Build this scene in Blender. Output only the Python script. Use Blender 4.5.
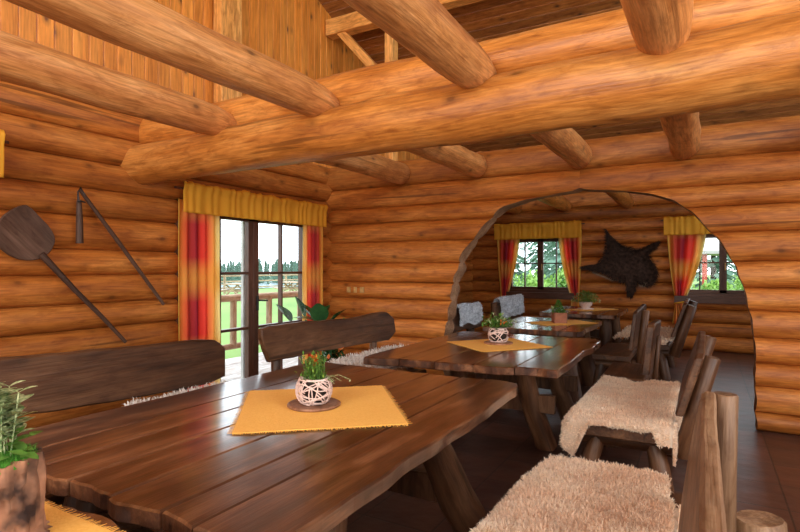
import bpy, math, random
from mathutils import Vector, Matrix, noise
PI=math.pi
for o in list(bpy.data.objects): bpy.data.objects.remove(o)
S=bpy.context.scene; COL=S.collection
random.seed(7)
# ---------------------------------------------------------------- camera, world, lights, exposure
cd=bpy.data.cameras.new('camera'); cam=bpy.data.objects.new('camera',cd); COL.objects.link(cam)
cam.location=(0,0,1.4); cam.rotation_euler=(PI/2,0,math.radians(29.8))
cd.sensor_width=36; cd.lens=533/800*36; cd.shift_y=0.0025; cd.clip_start=.03; cd.clip_end=600
S.camera=cam
S.view_settings.view_transform='Standard'; S.view_settings.look='None'; S.view_settings.gamma=1
S.view_settings.use_curve_mapping=False; S.view_settings.exposure=0.0
W=bpy.data.worlds.new('sky'); S.world=W; W.use_nodes=True
bgn=W.node_tree.nodes['Background']; bgn.inputs[0].default_value=(.84,.93,1,1); bgn.inputs[1].default_value=4.0
def area(name,loc,target,sx,sy,power,col):
    l=bpy.data.lights.new(name,'AREA'); l.shape='RECTANGLE'; l.size=sx; l.size_y=sy; l.energy=power; l.color=col
    o=bpy.data.objects.new(name,l); COL.objects.link(o); o.location=loc
    o.rotation_euler=(Vector(target)-Vector(loc)).to_track_quat('-Z','Y').to_euler(); return o
area('window_light_rear',(-1.2,-2.75,1.9),(-1.4,5,1.5),4.5,1.7,200,(1,.95,.88))
area('window_light_right',(3.1,1.2,1.7),(-3,3.0,1.7),4,1.5,175,(1,.96,.9))
area('gable_fill_light',(-.8,-2.7,3.9),(-2.6,5,3.6),3.5,1.2,125,(1,.95,.88))  # fill lamp added to brighten the gable boards and post, no real window
area('window_light_far_right',(3.1,8,1.5),(-3,8.2,1.0),2.5,1.4,34,(.85,.92,1))

# ---------------------------------------------------------------- mesh helper
def nz(x,y=0,z=0): return noise.noise(Vector((x,y,z)))
class MB:
    def __init__(s): s.v=[];s.f=[];s.g=[];s.r=[];s.m=[];s.sm=[]
    def add(s,vs,fs,gc=None,rnd=None,mat=0,smooth=True):
        b=len(s.v); rnd=random.random() if rnd is None else rnd
        s.v+= [tuple(p) for p in vs]; s.f+=[tuple(i+b for i in q) for q in fs]
        s.g+= [tuple(p) for p in (gc or vs)]; s.r+=[rnd]*len(vs); s.m+=[mat]*len(fs); s.sm+=[smooth]*len(fs); return s
    def build(s,name,mats,parent=None,kind=None):
        me=bpy.data.meshes.new(name); me.from_pydata(s.v,[],s.f)
        a=me.attributes.new('gc','FLOAT_VECTOR','POINT'); a.data.foreach_set('vector',[c for p in s.g for c in p])
        a=me.attributes.new('rnd','FLOAT','POINT'); a.data.foreach_set('value',s.r)
        me.polygons.foreach_set('use_smooth',s.sm); me.polygons.foreach_set('material_index',s.m)
        for m in (mats if isinstance(mats,(list,tuple)) else [mats]): me.materials.append(m)
        me.update(); o=bpy.data.objects.new(name,me); COL.objects.link(o)
        if parent: o.parent=parent
        if kind: o['kind']=kind
        return o
def tag(o,label,cat,group=None):
    o['label']=label; o['category']=cat
    if group: o['group']=group
    return o
def thing(name,label,cat,loc=(0,0,0),rz=0,group=None):
    o=bpy.data.objects.new(name,None); COL.objects.link(o); o.empty_display_size=.1
    o.location=loc; o.rotation_euler=(0,0,rz); return tag(o,label,cat,group)
def frame(d):
    d=d.normalized(); up=Vector((0,0,1)) if abs(d.z)<.9 else Vector((1,0,0))
    a=up.cross(d).normalized(); b=d.cross(a).normalized(); return d,a,b
def offs(): return Vector((random.uniform(-40,40),random.uniform(-40,40),random.uniform(-40,40)))
def tube(mb,pts,rad,n=8,mat=0,rnd=None,cap=True,rough=0,smooth=True,flat=1,bev=0,gscale=1):
    """swept round bar through pts; rad number or list; cap ends"""
    pts=[Vector(p) for p in pts]; k=len(pts); rad=[rad]*k if not isinstance(rad,(list,tuple)) else list(rad)
    if bev:
        e0=(pts[1]-pts[0]).normalized()*bev; e1=(pts[-1]-pts[-2]).normalized()*bev
        pts=[pts[0],pts[0]+e0]+pts[1:-1]+[pts[-1]-e1,pts[-1]]; rad=[rad[0]-bev,rad[0]]+rad[1:-1]+[rad[-1],rad[-1]-bev]; k+=2
    vs=[];gc=[];o=offs();L=0;prev=None
    for i in range(k):
        t=(pts[min(i+1,k-1)]-pts[max(i-1,0)]).normalized()
        if prev is None: _,a,b=frame(t)
        else:
            a=(prev-t*prev.dot(t)).normalized(); b=t.cross(a).normalized()
        prev=a
        if i: L+=(pts[i]-pts[i-1]).length
        for j in range(n):
            th=2*PI*j/n; r=rad[i]
            if rough: r*=1+rough*(nz(L*2+o.x,math.cos(th)*1.2+o.y,math.sin(th)*1.2)+.5*nz(L*7+o.x,math.cos(th)*2.5,math.sin(th)*2.5+o.y))
            vs.append(pts[i]+a*math.cos(th)*r+b*math.sin(th)*r*flat)
            gc.append(Vector((L,math.cos(th)*r,math.sin(th)*r*flat))*gscale+o)
    fs=[(i*n+j,i*n+(j+1)%n,(i+1)*n+(j+1)%n,(i+1)*n+j) for i in range(k-1) for j in range(n)]
    mb.add(vs,fs,gc,rnd,mat,smooth)
    if cap:
        rnd=mb.r[-1]
        for e in (0,k-1):
            ring=vs[e*n:(e+1)*n]; g=[Vector((q.x,q.y,q.z)) for q in gc[e*n:(e+1)*n]]
            mb.add(ring,[tuple(range(n))[::-1] if e==0 else tuple(range(n))],g,rnd,mat,False)
    return mb
def box(mb,c,size,rz=0,mat=0,axis=0,rnd=None,bev=.004,rot=None):
    """bevelled box; gc has grain along axis"""
    c=Vector(c); h=Vector(size)/2; b=min(bev,h.x*.45,h.y*.45,h.z*.45); R=rot or Matrix.Rotation(rz,3,'Z')
    vs=[];idx={}
    for sx in(-1,1):
        for sy in(-1,1):
            for sz in(-1,1):
                for a in range(3):
                    p=Vector((sx*(h.x-(0 if a==0 else b)),sy*(h.y-(0 if a==1 else b)),sz*(h.z-(0 if a==2 else b))))
                    idx[(sx,sy,sz,a)]=len(vs); vs.append(p)
    f=[]
    def I(s,a): return idx[(s[0],s[1],s[2],a)]
    for a in range(3):
        u,w=[q for q in range(3) if q!=a]
        for s in(-1,1):
            q=[]
            for su,sw in((-1,-1),(1,-1),(1,1),(-1,1)):
                t=[0,0,0];t[a]=s;t[u]=su;t[w]=sw;q.append(I(t,a))
            f.append(q)
        for su in(-1,1):
            for sw in(-1,1):
                t=[0,0,0];t[u]=su;t[w]=sw; t1=t[:];t1[a]=-1;t2=t[:];t2[a]=1
                f.append([I(t1,u),I(t2,u),I(t2,w),I(t1,w)])
    for sx in(-1,1):
        for sy in(-1,1):
            for sz in(-1,1): f.append([I((sx,sy,sz),a) for a in range(3)])
    # orient outward
    ff=[]
    for q in f:
        cc=sum((vs[i] for i in q),Vector())/len(q); nn=(vs[q[1]]-vs[q[0]]).cross(vs[q[2]]-vs[q[1]])
        ff.append(q if nn.dot(cc)>0 else q[::-1])
    o=offs(); gc=[]
    for p in vs:
        g=[p.x,p.y,p.z]; g=[g[axis]]+[g[i] for i in range(3) if i!=axis]; gc.append(Vector(g)+o)
    mb.add([R@p+c for p in vs],ff,gc,rnd,mat,False); return mb
def sphere(mb,c,r,n=10,m=7,mat=0,sc=(1,1,1),rough=0):
    vs=[];fs=[];o=offs();c=Vector(c)
    for i in range(m+1):
        ph=PI*i/m
        for j in range(n):
            th=2*PI*j/n; d=Vector((math.sin(ph)*math.cos(th)*sc[0],math.sin(ph)*math.sin(th)*sc[1],math.cos(ph)*sc[2]))
            k=1+(rough*nz(*(d*1.7+o)) if rough else 0); vs.append(c+d*r*k)
    for i in range(m):
        for j in range(n): fs.append((i*n+j,(i+1)*n+j,(i+1)*n+(j+1)%n,i*n+(j+1)%n))
    mb.add(vs,fs,None,None,mat); return mb
def lathe(mb,prof,n=24,c=(0,0,0),mat=0,rough=0):
    vs=[];fs=[];o=offs();c=Vector(c)
    for r,z in prof:
        for j in range(n):
            th=2*PI*j/n; k=1+(rough*nz(math.cos(th)*2+o.x,math.sin(th)*2,z*6) if rough else 0)
            vs.append(c+Vector((math.cos(th)*r*k,math.sin(th)*r*k,z)))
    for i in range(len(prof)-1):
        for j in range(n): fs.append((i*n+j,i*n+(j+1)%n,(i+1)*n+(j+1)%n,(i+1)*n+j))
    mb.add(vs,fs,[Vector((v.z,v.x,v.y)) for v in vs],None,mat); return mb
# plank: long axis Y (local), outline functions; then a transform
def plank(mb,xl,xr,yn,yf,z0,z1,nx=4,ny=24,b=.008,T=None,mat=0,rnd=None,zn=0,gaxis=1):
    """xl(y),xr(y) sides; yn(x),yf(x) ends (numbers or functions)"""
    F=lambda q:(q if callable(q) else (lambda _:q)); xl,xr,yn,yf=map(F,(xl,xr,yn,yf))
    T=T or (lambda p:p); o=offs()
    def pt(s,t):
        y=yn(0)+(yf(0)-yn(0))*s
        for _ in range(2):
            x=xl(y)+(xr(y)-xl(y))*t; y=yn(x)+(yf(x)-yn(x))*s
        return x,y
    ss=[0]+[i/ny for i in range(ny+1)]+[1]; tt=[0]+[i/nx for i in range(nx+1)]+[1]
    yc=(yn(0)+yf(0))/2
    layers=[]
    vs=[]
    def grid(z,sgn):
        base=len(vs)
        for i,s_ in enumerate(ss):
            for j,t_ in enumerate(tt):
                x,y=pt(s_,t_); edge=(i in(0,len(ss)-1)) or (j in(0,len(tt)-1))
                if not edge:
                    # inset from border
                    xm=(xl(y)+xr(y))/2
                    if j==1: x+=b
                    if j==len(tt)-2: x-=b
                    if i==1: y+=b
                    if i==len(ss)-2: y-=b
                zz=z-(sgn*b if edge else 0)+(zn*nz(x*3+o.x,y*3,sgn) if zn and sgn>0 else 0)
                vs.append(Vector((x,y,zz)))
        return base
    NT=len(tt);NS=len(ss); A=grid(z1,1);B=grid(z0,-1); fs=[]
    for i in range(NS-1):
        for j in range(NT-1):
            fs.append((A+i*NT+j,A+i*NT+j+1,A+(i+1)*NT+j+1,A+(i+1)*NT+j)); fs.append((B+i*NT+j,B+(i+1)*NT+j,B+(i+1)*NT+j+1,B+i*NT+j+1))
    for i in range(NS-1):
        fs.append((A+i*NT,A+(i+1)*NT,B+(i+1)*NT,B+i*NT)); j=NT-1
        fs.append((A+i*NT+j,B+i*NT+j,B+(i+1)*NT+j,A+(i+1)*NT+j))
    for j in range(NT-1):
        fs.append((A+j,B+j,B+j+1,A+j+1)); i=NS-1
        fs.append((A+i*NT+j,A+i*NT+j+1,B+i*NT+j+1,B+i*NT+j))
    gc=[Vector((p.y,p.x,p.z))+o for p in vs]
    mb.add([T(p) for p in vs],fs,gc,rnd,mat,False); return mb
def dup(o,parent=None):
    c=o.copy(); COL.objects.link(c)
    if parent: c.parent=parent
    for ch in [q for q in bpy.data.objects if q.parent==o]: dup(ch,c)
    return c

# ---------------------------------------------------------------- materials
def newmat(name):
    m=bpy.data.materials.new(name); m.use_nodes=True; nt=m.node_tree; b=nt.nodes['Principled BSDF']; return m,nt,b
def N(nt,t,**k):
    n=nt.nodes.new(t)
    for a,v in k.items(): setattr(n,a,v)
    return n
def ramp(nt,stops,interp='LINEAR'):
    r=N(nt,'ShaderNodeValToRGB'); e=r.color_ramp; e.interpolation=interp
    while len(e.elements)<len(stops): e.elements.new(.5)
    for i,(p,c) in enumerate(stops): e.elements[i].position=p; e.elements[i].color=(*c,1) if len(c)==3 else c
    return r
def mixc(nt,blend,fac,a,b):
    m=N(nt,'ShaderNodeMix',data_type='RGBA',blend_type=blend); L=nt.links.new
    if isinstance(fac,(int,float)): m.inputs[0].default_value=fac
    else: L(fac,m.inputs[0])
    for s,v in((6,a),(7,b)):
        if isinstance(v,tuple): m.inputs[s].default_value=(*v,1)
        else: L(v,m.inputs[s])
    return m.outputs[2]
def attr(nt,n='gc'): return N(nt,'ShaderNodeAttribute',attribute_name=n)
def wood(name,dark,mid,light,rough=.5,knot=.5,crack=.4,coat=0,vary=.25,bump=.25,fine=1,gs=1,knotcol=None,spec=.4,mott=.9):
    m,nt,b=newmat(name); L=nt.links.new; g=attr(nt)
    def mp(s):
        q=N(nt,'ShaderNodeMapping'); q.inputs['Scale'].default_value=s; L(g.outputs['Vector'],q.inputs[0]); return q.outputs[0]
    def noi(s,sc=1,det=4,ro=.6,dist=0):
        n=N(nt,'ShaderNodeTexNoise'); n.inputs['Scale'].default_value=sc; n.inputs['Detail'].default_value=det
        n.inputs['Roughness'].default_value=ro; n.inputs['Distortion'].default_value=dist; L(mp(s),n.inputs['Vector']); return n.outputs[0]
    big=noi((.9*gs,5*gs,5*gs),1,3,.55,.4); fin=noi((3*gs,60*gs,60*gs),1,3,.6)
    r=ramp(nt,[(.28,dark),(.5,mid),(.72,light)]); L(big,r.inputs[0])
    fr=ramp(nt,[(.3,(.72,.66,.6)),(.62,(1.12,1.12,1.12))]); L(fin,fr.inputs[0])
    c=mixc(nt,'MULTIPLY',fine,r.outputs[0],fr.outputs[0])
    blot=noi((5,20,20),1,4,.65,.8); br=ramp(nt,[(.36,(.68,.58,.5)),(.5,(1,1,1)),(.66,(1.2,1.24,1.3))]); L(blot,br.inputs[0]); c=mixc(nt,'MULTIPLY',mott,c,br.outputs[0])
    if crack:
        cr=noi((.8,22,22),1,1,.4); rr=ramp(nt,[(.27,(1,1,1)),(.31,(0,0,0))]); L(cr,rr.inputs[0])
        mu=N(nt,'ShaderNodeMath',operation='MULTIPLY'); L(rr.outputs[0],mu.inputs[0]); mu.inputs[1].default_value=crack
        c=mixc(nt,'MIX',mu.outputs[0],c,tuple(x*.35 for x in dark))
    if knot:
        v=N(nt,'ShaderNodeTexVoronoi'); v.inputs['Scale'].default_value=1; L(mp((3.4,6,6)),v.inputs['Vector'])
        kr=ramp(nt,[(.06,(1,1,1)),(.12,(.4,.4,.4)),(.24,(0,0,0))]); L(v.outputs['Distance'],kr.inputs[0])
        mu=N(nt,'ShaderNodeMath',operation='MULTIPLY'); L(kr.outputs[0],mu.inputs[0]); mu.inputs[1].default_value=knot
        c=mixc(nt,'MIX',mu.outputs[0],c,knotcol or tuple(x*.4 for x in dark))
    a=attr(nt,'rnd'); vr=N(nt,'ShaderNodeMapRange'); L(a.outputs['Fac'],vr.inputs[0]); vr.inputs[3].default_value=1-vary; vr.inputs[4].default_value=1+vary*.6
    hs=N(nt,'ShaderNodeHueSaturation'); L(vr.outputs[0],hs.inputs['Value']); L(c,hs.inputs['Color'])
    L(hs.outputs[0],b.inputs['Base Color']); b.inputs['Roughness'].default_value=rough; b.inputs['Specular IOR Level'].default_value=spec
    if coat: b.inputs['Coat Weight'].default_value=coat; b.inputs['Coat Roughness'].default_value=.13; b.inputs['Coat IOR'].default_value=1.6
    if bump:
        ad=N(nt,'ShaderNodeMath',operation='ADD'); L(big,ad.inputs[0]); L(fin,ad.inputs[1])
        bp=N(nt,'ShaderNodeBump'); bp.inputs['Strength'].default_value=bump; bp.inputs['Distance'].default_value=.01; L(ad.outputs[0],bp.inputs['Height']); L(bp.outputs[0],b.inputs['Normal'])
    return m
def plain(name,c1,c2=None,rough=.6,scale=30,metal=0,spec=.4,bump=0,trans=0):
    m,nt,b=newmat(name); L=nt.links.new; c2=c2 or tuple(x*.7 for x in c1)
    g=attr(nt); n=N(nt,'ShaderNodeTexNoise'); n.inputs['Scale'].default_value=scale; n.inputs['Detail'].default_value=3; L(g.outputs['Vector'],n.inputs['Vector'])
    r=ramp(nt,[(.35,c2),(.65,c1)]); L(n.outputs[0],r.inputs[0])
    a=attr(nt,'rnd'); vr=N(nt,'ShaderNodeMapRange'); L(a.outputs['Fac'],vr.inputs[0]); vr.inputs[3].default_value=.82; vr.inputs[4].default_value=1.15
    hs=N(nt,'ShaderNodeHueSaturation'); L(vr.outputs[0],hs.inputs['Value']); L(r.outputs[0],hs.inputs['Color']); L(hs.outputs[0],b.inputs['Base Color'])
    b.inputs['Roughness'].default_value=rough; b.inputs['Metallic'].default_value=metal; b.inputs['Specular IOR Level'].default_value=spec
    if bump:
        bp=N(nt,'ShaderNodeBump'); bp.inputs['Strength'].default_value=bump; bp.inputs['Distance'].default_value=.01; L(n.outputs[0],bp.inputs['Height']); L(bp.outputs[0],b.inputs['Normal'])
    if trans:
        t=N(nt,'ShaderNodeBsdfTranslucent'); L(hs.outputs[0],t.inputs[0]); mx=N(nt,'ShaderNodeMixShader'); mx.inputs[0].default_value=trans
        L(b.outputs[0],mx.inputs[1]); L(t.outputs[0],mx.inputs[2]); L(mx.outputs[0],nt.nodes['Material Output'].inputs[0])
    return m
M={}
M['log']=wood('honey_log',(.42,.13,.019),(.62,.225,.04),(.76,.34,.085),.4,.8,mott=.75,crack=.55,vary=.22,bump=.3,gs=1.3)
M['wall']=wood('amber_wall_log',(.34,.098,.014),(.49,.16,.026),(.6,.235,.05),.5,.8,.7,mott=.7,vary=.22,bump=.3,gs=1.3)
M['cut']=wood('cut_log_ends',(.2,.1,.05),(.32,.17,.09),(.42,.25,.14),.6,.3,.3,vary=.1)
M['beam']=wood('pale_beam_log',(.46,.165,.045),(.62,.26,.075),(.74,.37,.14),.45,1.0,mott=.75,crack=.5,vary=.12,bump=.35,gs=1.6)
M['board']=wood('pine_boards',(.66,.22,.03),(.76,.275,.042),(.82,.33,.06),.5,1.0,0,vary=.12,mott=.25,bump=.1,knotcol=(.16,.05,.015))
M['timber']=wood('squared_pine',(.7,.3,.07),(.8,.38,.1),(.86,.45,.14),.5,.6,.1,vary=.1,bump=.1)
M['roof']=wood('roof_boards',(.3,.1,.025),(.4,.15,.035),(.47,.19,.05),.6,1.0,0,vary=.25,bump=.1,knotcol=(.06,.02,.01))
M['table']=wood('dark_table_wood',(.025,.009,.005),(.088,.032,.014),(.24,.105,.048),.3,.6,.6,coat=1,vary=.3,bump=.12,gs=2.3)
M['bench']=wood('dark_bench_wood',(.04,.016,.007),(.1,.042,.018),(.2,.095,.045),.45,.5,.6,vary=.2,bump=.35)
M['edge']=wood('bark_edge_wood',(.08,.04,.02),(.22,.12,.062),(.4,.25,.14),.5,.4,.5,vary=.2,bump=.6)
M['tool']=wood('old_tool_wood',(.035,.018,.012),(.075,.038,.024),(.13,.07,.045),.6,.3,.5,vary=.15,bump=.3)
M['frame']=wood('brown_window_frame',(.06,.024,.014),(.09,.036,.02),(.12,.05,.03),.4,0,0,vary=.05,bump=.05)
M['frame_out']=plain('pale_frame_reveal',(.6,.57,.53),rough=.4,scale=5)
M['rail']=wood('weathered_rail',(.3,.19,.12),(.42,.3,.2),(.55,.42,.3),.7,.3,.3,vary=.15)
M['deck']=wood('weathered_deck',(.36,.33,.31),(.48,.45,.43),(.58,.56,.54),.6,.2,.2,vary=.15)
def curtain_mat():
    m,nt,b=newmat('plaid_curtain'); L=nt.links.new; g=attr(nt); s0=N(nt,'ShaderNodeSeparateXYZ'); L(g.outputs['Vector'],s0.inputs[0]); fr=N(nt,'ShaderNodeMath',operation='FRACT'); L(s0.outputs[1],fr.inputs[0]); sp=N(nt,'ShaderNodeCombineXYZ'); L(s0.outputs[0],sp.inputs[0]); L(fr.outputs[0],sp.inputs[1]); s1=N(nt,'ShaderNodeSeparateXYZ'); L(sp.outputs[0],s1.inputs[0]); sp=s1
    rx=ramp(nt,[(0,(.9,.66,.12)),(.08,(.92,.35,.06)),(.2,(.85,.1,.05)),(.42,(.45,.02,.05)),(.55,(.85,.08,.05)),(.7,(.88,.13,.08)),(.84,(.95,.55,.15)),(1,(.95,.85,.45))]); L(sp.outputs[0],rx.inputs[0])
    bf=ramp(nt,[(0,(.72,.72,.72)),(.12,(.55,.55,.55)),(.3,(0,0,0)),(.72,(0,0,0)),(.88,(.55,.55,.55)),(1,(.72,.72,.72))]); L(sp.outputs[1],bf.inputs[0]); c=mixc(nt,'MIX',bf.outputs[0],rx.outputs[0],(.92,.55,.1))
    L(c,b.inputs['Base Color']); b.inputs['Roughness'].default_value=.8
    t=N(nt,'ShaderNodeBsdfTranslucent'); L(c,t.inputs[0]); mx=N(nt,'ShaderNodeMixShader'); mx.inputs[0].default_value=.45
    L(b.outputs[0],mx.inputs[1]); L(t.outputs[0],mx.inputs[2]); L(mx.outputs[0],nt.nodes['Material Output'].inputs[0]); return m
M['curtain']=curtain_mat()
M['valance']=plain('yellow_valance_cloth',(1,.58,.055),(.95,.52,.045),.8,3,trans=.4)
M['mat']=plain('yellow_linen',(.92,.5,.11),(.86,.44,.085),.85,120,bump=.2)
M['fleece']=plain('cream_fleece',(.98,.84,.68),(.93,.72,.54),.9,5,trans=.45)
M['fleece_white']=plain('white_fleece',(.9,.85,.8),(.75,.66,.58),.9,7,trans=.35)
M['fleece_grey']=plain('grey_fleece',(.86,.9,.95),(.5,.54,.6),.9,30,trans=.3)
M['fur']=plain('dark_fur',(.075,.04,.026),(.02,.012,.009),.75,20,spec=.2)
M['fur_pale']=plain('pale_hide_edge',(.4,.27,.17),(.3,.2,.12),.8,20)
M['wicker']=plain('whitewashed_wicker',(.78,.6,.54),(.6,.42,.36),.7,60)
M['soil']=plain('dark_soil',(.03,.018,.012),(.015,.01,.008),.95,80)
M['terracotta']=plain('terracotta',(.34,.13,.07),(.25,.09,.05),.8,20)
M['saucer']=wood('wood_slice',(.2,.08,.04),(.32,.15,.08),(.42,.22,.13),.5,.2,0)
M['leaf']=plain('green_leaf',(.14,.3,.045),(.07,.17,.03),.5,30,trans=.2)
M['leaf_yellow']=plain('lime_leaf',(.3,.42,.06),(.16,.3,.04),.5,30,trans=.3)
M['leaf_sage']=plain('variegated_leaf',(.62,.66,.36),(.13,.24,.08),.5,90,trans=.2)
M['leaf_dark']=plain('rubber_leaf',(.03,.11,.03),(.015,.06,.02),.25,10,spec=.6)
M['moss']=plain('green_moss',(.1,.34,.03),(.04,.16,.015),.9,60)
M['flower']=plain('orange_flower',(.85,.28,.03),(.75,.1,.02),.6,40)
M['bark']=plain('peeled_bark',(.42,.2,.11),(.03,.014,.01),.85,13,bump=1.0)
M['metal']=plain('dark_iron',(.05,.045,.045),rough=.45,metal=.7)
M['brass']=plain('aged_brass_plate',(.62,.36,.12),rough=.4)
M['hazy_spruce']=plain('hazy_spruce_foliage',(.2,.33,.24),(.12,.22,.16),.8,2,trans=.3)  # paler and bluer than real needles: distant haze put into the foliage colour
M['bush']=plain('bush_foliage',(.4,.58,.14),(.2,.38,.09),.7,2,trans=.3)
M['water']=plain('pale_lake_water',(.5,.6,.65),(.45,.56,.62),.15,1)
M['trunk']=plain('tree_trunk',(.1,.07,.05),rough=.9)
M['plaster']=plain('pale_roof_sheet',(.5,.47,.45),rough=.6,scale=3)
M['red']=plain('red_paint',(.5,.08,.05),rough=.6)
def glass():
    m,nt,b=newmat('window_glass'); L=nt.links.new; nt.nodes.remove(b)
    t=N(nt,'ShaderNodeBsdfTransparent'); t.inputs[0].default_value=(.97,.98,.98,1); g=N(nt,'ShaderNodeBsdfGlossy'); g.inputs['Roughness'].default_value=.02
    f=N(nt,'ShaderNodeFresnel'); f.inputs[0].default_value=1.35; mx=N(nt,'ShaderNodeMixShader'); L(f.outputs[0],mx.inputs[0]); L(t.outputs[0],mx.inputs[1]); L(g.outputs[0],mx.inputs[2])
    L(mx.outputs[0],nt.nodes['Material Output'].inputs[0]); return m
M['glass']=glass()
def floor_mat():
    m,nt,b=newmat('slate_tile_floor'); L=nt.links.new; tc=N(nt,'ShaderNodeTexCoord')
    br=N(nt,'ShaderNodeTexBrick'); br.offset=0; br.inputs['Scale'].default_value=1; br.inputs['Brick Width'].default_value=.42; br.inputs['Row Height'].default_value=.42; br.inputs['Mortar Size'].default_value=.006
    br.inputs['Color1'].default_value=(.105,.042,.026,1); br.inputs['Color2'].default_value=(.07,.033,.024,1); br.inputs['Mortar'].default_value=(.03,.02,.017,1)
    mp=N(nt,'ShaderNodeMapping'); mp.inputs['Rotation'].default_value=(0,0,.0); L(tc.outputs['Object'],mp.inputs[0]); L(mp.outputs[0],br.inputs['Vector'])
    n=N(nt,'ShaderNodeTexNoise'); n.inputs['Scale'].default_value=4; n.inputs['Detail'].default_value=6; L(tc.outputs['Object'],n.inputs['Vector'])
    r=ramp(nt,[(.3,(.6,.6,.65)),(.7,(1.3,1.15,1.05))]); L(n.outputs[0],r.inputs[0]); L(mixc(nt,'MULTIPLY',1,br.outputs[0],r.outputs[0]),b.inputs['Base Color'])
    b.inputs['Roughness'].default_value=.38
    ad=N(nt,'ShaderNodeMath',operation='MULTIPLY_ADD'); L(br.outputs['Fac'],ad.inputs[0]); ad.inputs[1].default_value=-1.2; L(n.outputs[0],ad.inputs[2])
    bp=N(nt,'ShaderNodeBump'); bp.inputs['Strength'].default_value=.55; bp.inputs['Distance'].default_value=.02; L(ad.outputs[0],bp.inputs['Height']); L(bp.outputs[0],b.inputs['Normal']); return m
M['floor']=floor_mat()
def grass_mat():
    m,nt,b=newmat('lawn'); L=nt.links.new; tc=N(nt,'ShaderNodeTexCoord'); n=N(nt,'ShaderNodeTexNoise'); n.inputs['Scale'].default_value=.25; n.inputs['Detail'].default_value=8; L(tc.outputs['Object'],n.inputs['Vector'])
    r=ramp(nt,[(.3,(.10,.2,.035)),(.7,(.2,.32,.07))]); L(n.outputs[0],r.inputs[0]); L(r.outputs[0],b.inputs['Base Color']); b.inputs['Roughness'].default_value=.9; return m
M['grass']=grass_mat()

# ---------------------------------------------------------------- the room shell
def logrun(mb,axis,plane,half,z0,z1,a,b,endA=None,endB=None,r_=None,segs=None,wob=.008,n=20):
    """one wall log between heights z0,z1; a,b = extents along axis; endA/endB(z) override per height"""
    o=offs(); hz=(z1-z0)/2*1.035; zc=(z0+z1)/2; hd=half*random.uniform(.93,1.04); L=abs(b-a); k=segs or max(3,int(L/.22)); vs=[];gc=[]
    tp=random.uniform(-.05,.05)
    for i in range(k+1):
        t=i/k
        for j in range(n):
            th=2*PI*(j+.5)/n; cz=math.sin(th); cp=math.copysign(abs(math.cos(th))**.62,math.cos(th))
            zz=zc+cz*hz
            ea=endA(zz) if endA else a; eb=endB(zz) if endB else b
            s=ea+(eb-ea)*t
            w=1+wob*6*nz(s*1.3+o.x,cp*1.1+o.y,cz*1.1)+.02*nz(s*6+o.x,cp*3,cz*3+o.y)+tp*(t-.5)
            zz2=zc+cz*hz+.25*(w-1)*hz*cz; dd=cp*hd*w
            p=(s,plane+dd,zz2) if axis=='x' else (plane+dd,s,zz2)
            vs.append(p); gc.append(Vector((s,dd,cz*hz))+o)
    fs=[]
    for i in range(k):
        for j in range(n):
            q=(i*n+j,(i+1)*n+j,(i+1)*n+(j+1)%n,i*n+(j+1)%n); fs.append(q if axis=='y' else q[::-1])
    for e in (0,k):  # caps joined front to back at equal height
        for j in range(n//2):
            # partner of j with the same sin: n/2-1-j
            a0=j-n//4; a1=a0+1; p0=(n//2-1-a0)%n; p1=(n//2-1-a1)%n
            if j<n//2-0 and a0%n!=p0: fs.append((e*n+a0%n,e*n+a1%n,e*n+p1,e*n+p0))
    fs=[q for q in fs if len(set(q))==4]
    k0=k*n; mb.add(vs,fs[:k0],gc,r_,0,True); mb.add([],[],[],r_); b=len(mb.v)-len(vs)
    mb.add([vs[i] for i in range(len(vs))],[q for q in fs[k0:]],gc,r_,1,False)
def log_wall(name,axis,plane,half,seams,a,b,openings=()):
    mb=MB()
    for z0,z1 in zip(seams[:-1],seams[1:]):
        zc=(z0+z1)/2; cuts=sorted([(o[0],o[1]) for o in openings if o[2]<zc<o[3]]); s=a; rn=random.random()
        for c in cuts: logrun(mb,axis,plane,half,z0,z1,s,c[0],r_=rn); s=c[1]
        logrun(mb,axis,plane,half,z0,z1,s,b,r_=rn)
    return mb.build(name,[M['wall'],M['cut']],kind='structure')
SL=[0,.22,.45,.68,.92,1.12,1.345,1.545,1.81,2.03,2.25,2.48,2.7]
SA=[0,.16,.38,.58,.8,1.03,1.23,1.46,1.72,1.95,2.14,2.39,2.68]
SB=[0,.25,.47,.70,.93,1.14,1.37,1.60,1.84,2.07,2.30,2.52,2.86]
SR=[0,.24,.48,.72,.96,1.2,1.44,1.68,1.92,2.16,2.4,2.66]
log_wall('wall_left','y',-4.29,.13,SL,-3,10.4,[(3.22,5.16,-1,2.03)])
log_wall('wall_back','x',10.43,.13,SB,-4.3,3.4,[(-3.44,-2.11,.9,2.02),(-.47,.98,.9,2.02)])
log_wall('wall_right','y',3.43,.13,SR,-3,10.4)
log_wall('wall_rear','x',-3.1,.13,SR+[2.9,3.14],-4.3,3.5)
ARCH_L=[(0,-2.57),(.588,-2.555),(.816,-2.53),(1.041,-2.494),(1.322,-2.421),(1.599,-2.324),(1.80,-2.16),(1.95,-2.02),(2.05,-1.88),(2.12,-1.62),(2.165,-1.25),(2.18,-1.08),(9,-1.08)]
ARCH_R=[(0,.385),(.656,.372),(.946,.355),(1.176,.304),(1.409,.231),(1.655,.105),(1.912,-.103),(2.02,-.25),(2.10,-.46),(2.15,-.72),(2.18,-1.08),(9,-1.08)]
def interp(T,wig,z):
    for (z0,x0),(z1,x1) in zip(T[:-1],T[1:]):
        if z<=z1: 
            t=max(0,(z-z0)/(z1-z0)); return x0+(x1-x0)*t+(wig*nz(z*9,wig*50) if z<2.1 else 0)
    return T[-1][1]
mb=MB()
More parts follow.
